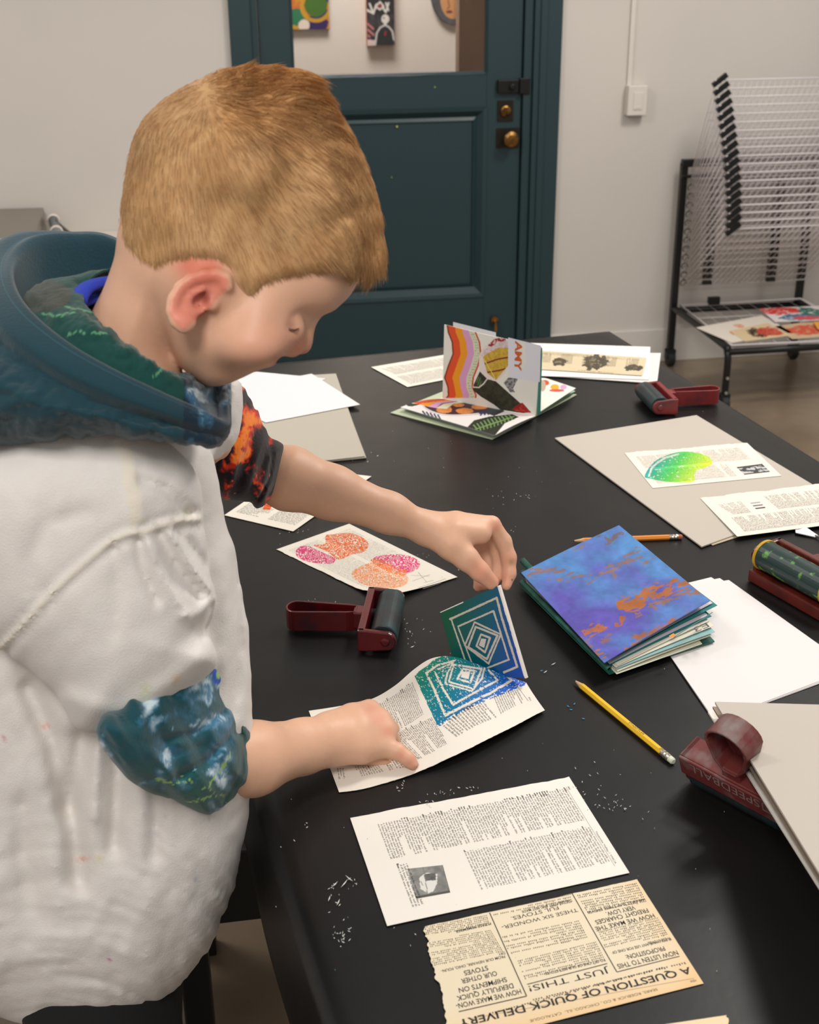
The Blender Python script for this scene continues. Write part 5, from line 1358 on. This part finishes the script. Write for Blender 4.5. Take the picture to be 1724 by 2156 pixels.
# eyelashes and brow
lash = MB(); lash.tube([Q(602, 688, .9265), Q(610, 694, .9252), Q(620, 696, .9262), Q(629, 692, .9310)], [.0004, .0009, .0009, .0004], 6)
lash.build('eyelashes', mat('eyelash', (92, 60, 42), .6), boy, smooth=True)
# ---- hair: fitted cap plus thousands of strands in one mesh
HAIRO = [(247, 512), (246, 460), (252, 400), (262, 335), (284, 266), (330, 212), (390, 173), (450, 146), (485, 137), (540, 133), (610, 136), (655, 148), (678, 170), (704, 212), (737, 262), (768, 325), (795, 392), (808, 440), (814, 485), (816, 520), (808, 548), (796, 560),
         (782, 566), (768, 556), (735, 566), (690, 572), (640, 582), (590, 592), (560, 602), (545, 618), (522, 630), (502, 612), (488, 592), (480, 568), (455, 550), (420, 545), (380, 550), (350, 562), (325, 572), (292, 562), (262, 540)]
fl_hair = Flat(HAIRO, 3); fl_big = Flat([(x, y) for x, y in
    [(247, 512), (246, 460), (252, 400), (262, 335), (284, 266), (330, 212), (390, 173), (450, 146), (485, 137), (540, 133), (610, 136), (655, 148), (678, 170), (704, 212), (737, 262), (768, 325), (795, 392), (808, 440), (814, 485), (816, 530), (790, 600),
     (740, 650), (640, 720), (560, 800), (450, 820), (376, 764), (330, 690), (272, 590)]], 3)
def hair_field(P):
    u, v, w_ = pix(P); W = rbf(u, v, WPTS)
    top = np.clip((300-v)/150, 0, 1)*np.clip((u-380)/120, 0, 1)+np.clip((u-640)/100, 0, 1)
    W = W+.0045+.004*np.clip(top, 0, 1)
    d = inflate(u, v, w_, fl_big, HW, W, W*.84, 2.15)
    e = fl_hair(u, v)*HW/f
    fade = np.clip((e+.010)/.010, 0, 1)**2*.0055
    # clumps
    th = np.arctan2(v-205, u-500); r = np.hypot(u-500, v-205)
    cl = (fbm(th*11+3, r/46, 4)-.5)*.0060*np.clip(top+.08, 0, 1)
    return smax(d+fade+cl, e, .002)
Vh, Fh = sculpt(hair_field, [-.14, .80, 1.24], [.18, 1.14, 1.50], .0022)
Vh = relax(Vh, Fh, 1)
uh, vh, wh = pix(Vh)
def haircol(u, v, w_, k):
    th = np.arctan2(v-205, u-500); r = np.hypot(u-500, v-205)
    n = fbm(th*14+9, r/60, 5)[:, None]; m_ = fbm(u/60, v/50, 8)[:, None]
    c = lin((204, 164, 116))*(1-n)+lin((168, 122, 76))*n
    top = (np.clip((330-v)/160, 0, 1)*np.clip((u-430)/60, 0, 1))[:, None]
    c = c*(1-.45*top)+lin((178, 122, 62))*.45*top
    return c*(.78+.40*m_)*k
tri_c = Vh[Fh].mean(1); e1 = Vh[Fh[:, 2]]-Vh[Fh[:, 0]]; e2 = Vh[Fh[:, 3]]-Vh[Fh[:, 1]]; nn = np.cross(e1, e2); ar = np.linalg.norm(nn, axis=1); nn /= ar[:, None]+1e-12
ctr_h = Q(520, 400, HW); flip = ((tri_c-ctr_h)*nn).sum(1).mean() < 0; nn = -nn if flip else nn
up_, vp_, wp_ = pix(tri_c)
ok = (fl_hair(up_, vp_) < -1) & (((tri_c-ctr_h)*nn).sum(1) > .02)
idx = np.nonzero(ok)[0]; NS = 80000
pr = ar[idx]*np.where(wp_[idx] < HW+.03, 1, .35)*np.clip(-fl_hair(up_[idx], vp_[idx])/16, .12, 1); pr /= pr.sum()
pick = RNG.choice(idx, NS, p=pr)
root = tri_c[pick]+RNG.normal(size=(NS, 3))*.0008; N0 = nn[pick]; ur, vr, wr_ = up_[pick], vp_[pick], wp_[pick]
# comb: away from the whorl, sweeping forward on top, down at the sides
wh0 = np.array([470, 190.]); dx = ur-wh0[0]+40; dy = vr-wh0[1]
px_ = dx/np.hypot(dx, dy)+.25; py_ = dy/np.hypot(dx, dy)+.1
frt = np.clip((ur-690)/60, 0, 1); px_ = px_*(1-frt)+frt*.12; py_ = py_*(1-frt)+frt*1.0
back = np.clip((420-ur)/160, 0, 1); px_ = px_*(1-back)+back*.25; py_ = py_*(1-back)+back*1.0
jit = (fbm(ur/30, vr/30, 3)-.5)*2.0*np.clip((360-vr)/140, .15, 1); ca, sa = np.cos(jit), np.sin(jit); px_, py_ = px_*ca-py_*sa, px_*sa+py_*ca
Tn = px_[:, None]*R_-py_[:, None]*U_; Tn -= N0*(Tn*N0).sum(1)[:, None]; Tn /= np.linalg.norm(Tn, axis=1)[:, None]+1e-9
topk = np.clip((340-vr)/120, 0, 1)*np.clip((ur-420)/80, 0, 1); fr = np.clip((ur-640)/90, 0, 1)
Ls = .0070+.011*np.clip(topk+fr, 0, 1)*RNG.uniform(.5, 1.2, NS)+RNG.uniform(0, .002, NS)+.006*np.clip((ur-745)/30, 0, 1)*np.clip((vr-450)/60, 0, 1)
edge = np.clip(-fl_hair(ur, vr)/14, .35, 1); Ls *= edge
lift = .13+.07*topk+RNG.normal(size=NS)*.06
SV = []; ring_t = (0, .45, 1.0); rad0 = RNG.uniform(.00014, .00024, NS)
Bn = np.cross(N0, Tn)
for t in ring_t:
    p = root-N0*.0012+(Tn*(Ls*t)[:, None])+N0*(Ls*t*lift*(1-.55*t))[:, None]-U_*0+np.array([0, 0, -1.])*(Ls*t*t*.10)[:, None]
    r_ = rad0*(1, .85, .15)[ring_t.index(t)]
    for a_ in range(3):
        an = 2*math.pi*a_/3; SV.append(p+(Bn*math.cos(an)+N0*math.sin(an))*r_[:, None])
SV = np.stack(SV, 1).reshape(-1, 3); base_i = np.arange(NS)[:, None]*9
qs = []
for ri in range(2):
    for a_ in range(3):
        qs.append(np.concatenate([base_i+ri*3+a_, base_i+ri*3+(a_+1) % 3, base_i+ri*3+3+(a_+1) % 3, base_i+ri*3+3+a_], 1))
qs = np.concatenate(qs); off = len(Vh)
eh = np.clip(1+fl_hair(uh, vh)/18, 0, 1)[:, None]*np.clip((780-uh)/30, 0, 1)[:, None]
capc = haircol(uh, vh, wh, .92); capc = capc*(1-eh*.75)+SKIN*eh*.75*.92
col = np.concatenate([capc, np.repeat(haircol(ur, vr, wr_, 1.0)*RNG.uniform(.82, 1.18, (NS, 1)), 9, 0)])
obj('hair', np.concatenate([Vh, SV]), np.concatenate([Fh, qs+off]), mat('ginger_hair', attr=True, rough=.62, spec=.22), boy, smooth=True, col=col)

# ---- white shirt
TORS = [(250, 880), (350, 885), (425, 930), (447, 952), (458, 1000), (468, 1060), (480, 1115), (500, 1170), (508, 1230), (518, 1300), (526, 1380), (530, 1450), (534, 1510), (533, 1580), (526, 1660), (517, 1740), (506, 1820), (492, 1880), (470, 1935), (444, 1995), (406, 2050), (356, 2098), (284, 2142), (200, 2168), (100, 2170),
        (0, 2150), (-130, 2110), (-230, 1950), (-260, 1600), (-240, 1250), (-170, 1000), (-60, 900), (100, 875)]
SLV = [(270, 900), (345, 925), (395, 965), (420, 1010), (428, 1060), (430, 1095), (436, 1150), (440, 1210), (452, 1262), (449, 1300), (438, 1330), (445, 1352), (455, 1385), (450, 1408), (428, 1428), (390, 1458), (350, 1496), (300, 1530), (250, 1545), (205, 1548), (165, 1538), (143, 1508), (122, 1466), (62, 1412), (2, 1368), (-60, 1300), (-110, 1180), (-110, 1060), (-60, 960), (60, 905), (160, 888)]
FSL = [(478, 806), (490, 798), (502, 800), (509, 815), (510, 860), (506, 905), (494, 935), (472, 955), (450, 968), (425, 960), (420, 900), (440, 850)]
fl_t, fl_s, fl_f = Flat(TORS), Flat(SLV), Flat(FSL, 3, 60)
SEAM = catmull([(-20, 1385), (30, 1335), (90, 1270), (140, 1220), (190, 1176), (235, 1140), (272, 1124), (310, 1118), (345, 1104), (385, 1096), (424, 1092)], 4)
TAPE = [(236, 893), (262, 897), (280, 960), (292, 1020), (303, 1098), (276, 1118), (262, 1030), (250, 960)]
def folds(u, v, w_):
    """surface relief of the worn cotton in metres"""
    low = np.clip((v-1650)/250, 0, 1)
    g = (fbm((u+.3*v)/210, (v-.0016*(u-120)**2+.0*u)/38, 3)-.5)*.0075*low+(np.abs(fbm((u+.25*v)/150, (v-.0016*(u-120)**2)/24, 33)-.5)*-.006+.001)*low
    g += (fbm(u/60, v/260, 5)-.5)*.012*np.clip((v-1500)/150, 0, 1)*(1-.5*low)*np.clip((520-u)/200, .2, 1)
    g += (fbm(u/90, v/120, 7)-.5)*.007+np.abs(fbm((u+v*.5)/60, (v-u*.4)/110, 17)-.5)*-.0055+.001+(fbm(u/30, v/40, 9)-.5)*.0016
    g += (fbm(u/14, (v-.0016*(u-120)**2)/5, 12)-.5)*.0006*np.clip((v-1600)/200, .2, 1)
    return g
VAL = [([(292, 1140), (300, 1200), (330, 1270)], 10, .005), ([(335, 1122), (375, 1200), (420, 1255)], 11, .005), ([(372, 1108), (410, 1160), (434, 1190)], 9, .003), ([(240, 1160), (250, 1250), (240, 1330)], 14, .003), ([(300, 1010), (350, 1030), (400, 1080)], 10, .004),
       ([(70, 1240), (60, 1180), (100, 1100), (180, 1080)], 20, .003), ([(448, 1275), (440, 1310), (425, 1340)], 8, .004)]
RID = [([(310, 1135), (350, 1230), (400, 1310)], 10, .004), ([(355, 1115), (400, 1190), (440, 1240)], 9, .004), ([(150, 1470), (250, 1505), (340, 1450), (430, 1380)], 22, .004), ([(448, 1262), (420, 1290), (380, 1300)], 9, .003)]
def shirt(P):
    u, v, w_ = pix(P); g = folds(u, v, w_)
    wt = 1.115+(v-950)*.000128
    d = inflate(u, v, w_, fl_t, wt, .105, .10, 2.2)+g
    for (pts, wd, am) in (([(170, 1560), (150, 1700), (165, 1850)], 24, .017), ([(250, 1580), (240, 1780)], 20, .014), ([(60, 1450), (110, 1560), (140, 1700)], 24, .016), ([(330, 1660), (322, 1800)], 20, .009), ([(205, 1560), (200, 1720)], 12, -.006), ([(500, 1180), (505, 1350), (490, 1500)], 14, .003), ([(40, 1700), (60, 1900)], 30, .006)):
        d = d+am*np.exp(-(segd(u, v, pts)/wd)**2)*(w_ < wt)
    ws = 1.0+(v-950)*.00012+(u-250)*.00004
    s_ = inflate(u, v, w_, fl_s, ws, .066, .075, 2.1)+g*.55
    k = (w_ < ws)
    for pts, wd, am in VAL: s_ = s_+am*np.exp(-(segd(u, v, pts)/wd)**2)*k
    for pts, wd, am in RID: s_ = s_-am*np.exp(-(segd(u, v, pts)/wd)**2)*k
    sd = segd(u, v, SEAM); s_ = s_-.0028*np.exp(-(sd/5)**2)*k+.0022*np.exp(-((sd-14)/8)**2)*k
    s_ = s_-.0014*np.clip(1-np.maximum(0, TAPED(u, v))/3, 0, 1)*k
    d = smin(d, cone(P, Q(320, 930, 1.18), Q(438, 895, 1.235), .055, .028), .03)
    d = smin(d, s_, .012)
    d = smin(d, inflate(u, v, w_, fl_f, 1.245, .052, .026, 2)+(fbm(u/20, v/30, 3)-.5)*.004, .004)
    return d
TAPED = Flat(TAPE, 2, 60, False)
Vs, Fs = sculpt(shirt, [-.40, .78, .58], [.16, 1.36, 1.28], .0032)
Vs = relax(Vs, Fs, 1)
us, vs, ws_ = pix(Vs)
cs = np.broadcast_to(lin((224, 218, 212)), (len(Vs), 3)).copy()*(.98+.04*fbm(us/6, vs/6, 4)[:, None])
frn = (ws_ < 1.12+(vs-950)*.000128)[:, None]
def stain(cu, cv, r, col, a, rot=0):
    global cs
    m_ = (np.exp(-(((us-cu)/r[0])**2+((vs-cv)/r[1])**2))*np.clip((fbm(us/5, vs/5, int(cu))-.3)*3, 0, 1))[:, None]*frn; cs = cs*(1-m_*a)+lin(col)*m_*a
for a_ in ((308, 1455, (14, 14), (190, 200, 130), .7), (372, 1432, (12, 14), (226, 190, 150), .7), (97, 1530, (7, 6), (216, 80, 40), .9), (8, 1556, (5, 6), (200, 60, 90), .8), (412, 1848, (3, 8), (60, 80, 180), .9), (229, 2020, (4, 8), (200, 90, 150), .9), (172, 1808, (16, 5), (226, 150, 110), .8),
           (208, 1808, (8, 12), (214, 204, 140), .6), (390, 1080, (14, 8), (206, 196, 150), .7), (510, 1320, (10, 20), (170, 164, 160), .5), (505, 1290, (6, 8), (160, 150, 150), .5), (438, 1722, (10, 8), (150, 140, 150), .6), (322, 1758, (16, 8), (190, 184, 190), .6), (350, 1716, (5, 8), (180, 170, 160), .6)):
    stain(*a_)
sm_ = (np.exp(-(segd(us, vs, SEAM)/6)**2)*.7+(TAPED(us, vs) < 0)*.8)[:, None]*frn*(ws_ < 1.04+(vs-950)*.00012)[:, None]
cs = cs*(1-sm_)+lin((228, 218, 200))*sm_
M_cot = mat('cotton', attr=True, rough=.9, spec=.15, sheen=.15, bump=(700, .25, 3))
obj('shirt', Vs, Fs, M_cot, boy, smooth=True, col=cs)['label'] = 'loose off-white painting shirt worn inside out, spotted with paint'

# ---- hoodie sleeves
GAL = [(422, 1330), (446, 1318), (458, 1356), (470, 1400), (476, 1440), (484, 1468), (503, 1496), (519, 1525), (530, 1565), (531, 1605), (521, 1642), (500, 1670), (468, 1690), (432, 1698), (395, 1688), (345, 1664), (295, 1642), (262, 1614), (238, 1582), (218, 1545), (222, 1520), (290, 1470), (360, 1400)]
FLM = [(486, 826), (505, 818), (520, 834), (534, 852), (546, 880), (556, 900), (564, 918), (578, 926), (598, 938), (601, 965), (595, 1000), (580, 1034), (560, 1056), (546, 1064), (524, 1056), (495, 1050), (466, 1050), (440, 1000), (440, 900)]
fl_g, fl_m = Flat(GAL, 3), Flat(FLM, 3)
def gsl(P):
    u, v, w_ = pix(P); wc = 1.072+(u-330)*.00052
    d = inflate(u, v, w_, fl_g, wc, .052, .034, 2.1)
    a = (u-300)*.80-(v-1600)*.60     # bunched folds run across the arm
    b_ = (u-300)*.60+(v-1600)*.80
    d = d+(fbm(b_/150, a/30, 7)-.66)*.013-.0035*np.clip((515-u)/60, .1, 1)+(fbm(u/14, v/14, 9)-.5)*.0015
    for pts, wd, am in (([(345, 1560), (410, 1545), (470, 1500)], 9, .0055), ([(370, 1640), (440, 1600), (497, 1540)], 8, .0055), ([(300, 1560), (360, 1590), (430, 1570)], 8, .0025), ([(470, 1688), (508, 1630), (512, 1560), (494, 1505)], 5, .003)):
        d = d+am*np.exp(-(segd(u, v, pts)/wd)**2)
    return d
Vg, Fg = sculpt(gsl, [-.18, .78, .72], [.12, 1.20, 1.06], .0026); Vg = relax(Vg, Fg, 3)
ug, vg, wg = pix(Vg)
def galaxy(u, v, base=(18, 70, 78), s_=1.):
    wu = u+(fbm(u/40, v/40, 31)-.5)*60; wv = v+(fbm(u/40, v/40, 37)-.5)*60
    n = fbm(wu/52, wv/40, 15, 5); m_ = fbm(wu/9, wv/9, 19)
    c = np.broadcast_to(lin(base), (len(u), 3)).copy()
    g = np.clip((v-1600)/80, 0, 1)[:, None]*.8; c = c*(1-g)+lin((18, 84, 70))*g
    t = np.clip((n-.52)*7, 0, 1)[:, None]*s_; c = c*(1-t*.8)+lin((56, 120, 156))*t*.8
    t = (np.clip((n-.60)*9, 0, 1)*np.clip((m_-.35)*4, 0, 1))[:, None]*s_; c = c*(1-t)+lin((196, 214, 220))*t
    for ln in ([(486, 1585), (474, 1612), (458, 1630), (440, 1652), (425, 1664)], [(395, 1690), (425, 1683), (450, 1672), (474, 1676)], [(330, 1642), (365, 1652), (392, 1646)], [(440, 1652), (446, 1668)], [(410, 1655), (400, 1640), (380, 1632)]):
        c[segd(u+(fbm(u/6, v/6, 3)-.5)*12, v+(fbm(u/6, v/6, 4)-.5)*12, ln) < 1.5] = lin((140, 180, 96))
    plain = (np.clip((u-488)/14, 0, 1)*np.clip((v-1480)/30, 0, 1))[:, None]; c = c*(1-plain)+lin((18, 68, 66))*plain
    dots = (fbm(u/3.2, v/3.2, 29) > .86); c[dots] = lin((120, 180, 200)); return c
cg = galaxy(ug, vg)
k = (np.hypot((ug-458)/12, (vg-1420)/22) < 1); cg[k] = lin((30, 80, 190)); k = np.hypot((ug-459)/4, (vg-1420)/9) < 1; cg[k] = lin((150, 200, 110))
M_hood = mat('hoodie_fleece', attr=True, rough=.8, spec=.2, sheen=.25, bump=(420, .2, 3))
obj('hoodie_sleeve', Vg, Fg, M_hood, boy, smooth=True, col=cg)['label'] = 'pushed-up teal hoodie sleeve with a white and green galaxy pattern'
def fsl(P):
    u, v, w_ = pix(P); wc = 1.335+(u-480)*.0004
    d = inflate(u, v, w_, fl_m, wc, .050, .030, 2.1)
    a = (u-540)*.9+(v-960)*.3; b_ = -(u-540)*.3+(v-960)*.9
    d = d+(fbm(a/17, b_/110, 5)-.62)*.009*np.clip((596-u)/30, .1, 1)
    return d+.003*np.exp(-(segd(u, v, [(566, 925), (574, 960), (566, 1010), (545, 1050)])/4)**2)
Vf, Ff = sculpt(fsl, [-.06, 1.14, .92], [.14, 1.40, 1.20], .0024); Vf = relax(Vf, Ff, 1)
uf, vf, wf = pix(Vf)
wu = uf+(fbm(uf/22, vf/22, 3)-.5)*40; wv = vf+(fbm(uf/22, vf/22, 7)-.5)*40; n = fbm(wu/24, wv/34, 11, 5)
n = n+.20*np.exp(-(segd(uf, vf, [(462, 985), (500, 960), (522, 905), (524, 870)])/16)**2)-.06+.10*np.exp(-(segd(uf, vf, [(560, 1060), (590, 1000), (600, 950)])/7)**2)+.1*np.exp(-(segd(uf, vf, [(525, 950), (520, 995)])/6)**2)
cf = np.broadcast_to(lin((26, 18, 20)), (len(uf), 3)).copy()
for th, col in ((.50, (96, 24, 16)), (.55, (190, 40, 18)), (.61, (232, 84, 22)), (.67, (244, 130, 40))): cf[n > th] = lin(col)
cf[(np.hypot((uf-480)/7, (vf-968)/11) < 1)] = lin((30, 14, 14)); cf[fbm(uf/2.5, vf/2.5, 17) > .82] = lin((210, 110, 50))
obj('hoodie_sleeve', Vf, Ff, M_hood, boy, smooth=True, col=cf)['label'] = 'black hoodie sleeve with orange and red flame pattern'

# ---- hood: lofted between closed curves running round the neck
K = [
 # neck ring
 [(386, 788, .945), (352, 782, .932), (305, 752, .925), (255, 712, .923), (208, 676, .930), (178, 640, .950), (180, 605, .985), (215, 575, 1.005), (260, 570, 1.02), (320, 600, 1.03), (370, 660, 1.03), (400, 730, 1.02), (412, 766, .995), (404, 784, .965)],
 # hump round the neck
 [(398, 812, .940), (366, 800, .925), (308, 765, .914), (245, 728, .910), (180, 690, .915), (125, 655, .935), (88, 622, .965), (80, 600, .995), (120, 590, 1.02), (200, 588, 1.045), (300, 600, 1.06), (390, 665, 1.055), (430, 745, 1.04), (425, 815, .97)],
 # valley
 [(440, 880, .950), (395, 870, .930), (325, 845, .915), (232, 800, .908), (150, 755, .912), (80, 700, .932), (45, 655, .970), (45, 640, 1.01), (90, 630, 1.045), (170, 625, 1.07), (260, 630, 1.085), (400, 690, 1.085), (445, 790, 1.045), (455, 870, .985)],
 # inner rim
 [(468, 884, .950), (418, 862, .930), (335, 826, .912), (235, 778, .902), (140, 722, .905), (62, 655, .925), (28, 596, .965), (34, 548, 1.01), (80, 512, 1.045), (160, 506, 1.07), (250, 522, 1.085), (400, 640, 1.085), (455, 750, 1.05), (474, 850, .985)],
 # rim
 [(478, 893, .948), (425, 872, .926), (338, 836, .906), (230, 786, .895), (128, 728, .898), (45, 660, .918), (6, 596, .960), (10, 540, 1.01), (60, 502, 1.048), (150, 496, 1.075), (250, 512, 1.092), (410, 630, 1.092), (466, 745, 1.055), (480, 860, .985)],
 # outer rim
 [(476, 905, .950), (424, 892, .924), (330, 862, .902), (215, 818, .890), (105, 760, .892), (15, 690, .912), (-26, 610, .955), (-22, 535, 1.01), (40, 494, 1.052), (145, 490, 1.082), (250, 506, 1.100), (420, 630, 1.100), (474, 750, 1.062), (484, 872, .988)],
 # crease under the rim
 [(470, 916, .954), (420, 910, .932), (322, 882, .912), (200, 844, .900), (85, 792, .902), (-10, 720, .922), (-52, 630, .965), (-50, 545, 1.02), (20, 498, 1.062), (140, 496, 1.092), (250, 515, 1.108), (425, 640, 1.108), (478, 760, 1.068), (482, 885, .992)],
 # outer belly
 [(462, 926, .956), (430, 928, .934), (320, 905, .908), (185, 872, .892), (50, 840, .890), (-70, 790, .908), (-120, 690, .955), (-110, 590, 1.02), (-30, 530, 1.07), (110, 520, 1.105), (260, 560, 1.125), (430, 690, 1.12), (478, 800, 1.075), (474, 905, .998)],
 # lower edge tucked in the shirt
 [(452, 936, .970), (432, 938, .950), (330, 922, .925), (195, 898, .912), (40, 905, .915), (-90, 905, .935), (-150, 820, .985), (-140, 700, 1.05), (-60, 620, 1.09), (100, 600, 1.12), (270, 640, 1.14), (430, 760, 1.13), (470, 850, 1.085), (466, 920, 1.01)],
 [(440, 930, .990), (420, 930, .975), (330, 925, .955), (200, 915, .945), (50, 930, .950), (-60, 920, .975), (-110, 850, 1.02), (-100, 760, 1.07), (-30, 700, 1.10), (110, 680, 1.12), (270, 700, 1.13), (410, 790, 1.12), (450, 860, 1.08), (450, 915, 1.02)]]
rows = [catmull([Q(*p) for p in r], 30, True) for r in K]
G = np.array(rows); G = catmull(G.reshape(len(K), -1), 16).reshape(-1, G.shape[1], 3)
nr, nc = G.shape[:2]; ug_, vg_, wg_ = pix(G.reshape(-1, 3))
nrm_ = np.cross(np.roll(G, -1, 1)-np.roll(G, 1, 1), np.gradient(G, axis=0)); nrm_ /= np.linalg.norm(nrm_, axis=2)[..., None]+1e-9
rr = np.linspace(0, len(K)-1, nr)[:, None]*np.ones((1, nc))
dis = (fbm(ug_/46, vg_/26, 5)-.5).reshape(nr, nc)*.010*np.clip((rr-5.2)/1.5, 0, 1)+(fbm(ug_/24, vg_/24, 8)-.5).reshape(nr, nc)*.007*np.clip((2-rr)/1.0, 0, 1)
G = G+nrm_*dis[..., None]
Vk = G.reshape(-1, 3); uk, vk, wk = pix(Vk); ii = np.arange(nr*nc).reshape(nr, nc)
Fk = np.stack([ii[:-1], np.roll(ii, -1, 1)[:-1], np.roll(ii, -1, 1)[1:], ii[1:]], -1).reshape(-1, 4)
ck = np.broadcast_to(lin((24, 58, 68)), (len(Vk), 3)).copy(); rrf = rr.ravel()
inner = rrf < 1.75
gi = np.broadcast_to(lin((16, 66, 60)), (len(Vk), 3)).copy(); wu = uk+(fbm(uk/30, vk/30, 3)-.5)*40
for ln in ([(72, 650), (100, 656), (135, 648), (165, 652), (192, 660), (222, 652)], [(90, 662), (120, 666), (160, 660)], [(145, 706), (165, 698), (185, 702), (200, 700), (224, 706)], [(322, 792), (336, 782), (343, 770)]):
    gi[segd(uk, vk+(fbm(uk/7, vk/7, 3)-.5)*9, ln) < 1.5] = lin((90, 150, 110))
br = np.hypot((uk-90)/60, (vk-625)/34) < 1; gi[br] = lin((52, 60, 50)); ck[inner] = gi[inner]
gx = galaxy(uk, vk-600, (14, 40, 58)); mtip = (uk > 385)&(vk > 790); ck[mtip] = (gx*.9)[mtip]
ck[(np.abs(rrf-4.0) < .04)] = lin((40, 84, 96))
ho = obj('hood', Vk, Fk, M_hood, boy, smooth=True, col=ck); ho['label'] = 'teal hood lying open round the neck with a green patterned lining'
ss = ho.modifiers.new('thickness', 'SOLIDIFY'); ss.thickness = .0022; ss.offset = 0
# blue shirt collar inside the hood
cl = MB(); pts = catmull([Q(*p) for p in ((160, 655, .962), (166, 630, .966), (180, 608, .975), (204, 597, .985), (230, 592, .998), (262, 588, 1.012))], 5)
cl.tube(pts, .0075, 10, flat=.5); cl.tube(pts-R_*.006-U_*.012, .0085, 10, flat=.4)
cl.build('collar', mat('blue_knit', (34, 56, 176), .75, bump=(500, .3, 2)), boy, smooth=True)['label'] = 'bright blue shirt collar at the nape'
# ---- trousers and shoes
hip = Q(165, 2085, 1.285)
def trousers(P):
    d = cone(P, hip+np.array([.02, -.02, .02]), hip+np.array([.02, .035, .02]), .072, .072)
    for s_, dx in ((-1, .012), (1, -.012)):
        a = hip+np.array([.03, s_*.040-.0, -.03]); kx = np.array([hip[0]+.02, hip[1]+s_*.07, .34]); b_ = np.array([hip[0]-.005, hip[1]+s_*.08, .055])
        d = smin(d, cone(P, a, kx, .072, .062), .03); d = smin(d, cone(P, kx, b_, .062, .05), .02)
    return d
Vt, Ft = sculpt(trousers, hip-np.array([.16, .24, hip[2]-.0]), hip+np.array([.16, .24, .20]), .006); Vt = relax(Vt, Ft, 1)
obj('trousers', Vt, Ft, mat('black_cotton', (11, 11, 13), .9, bump=(300, .2, 3)), boy, smooth=True)
for s_ in (-1, 1):
    fx, fy = hip[0]+.035, hip[1]+s_*.082
    def shoe(P):
        d = smin(ellip(P, (fx+.03, fy, .035), (.10, .040, .034)), ellip(P, (fx-.035, fy, .05), (.05, .038, .05)), .02)
        return smax(d, -(P[:, 2]-.002), .004)
    Vz, Fz = sculpt(shoe, [fx-.13, fy-.06, -.02], [fx+.17, fy+.06, .13], .005)
    obj('shoe', Vz, Fz, mat('shoe_canvas', (30, 30, 34), .7), boy, smooth=True)
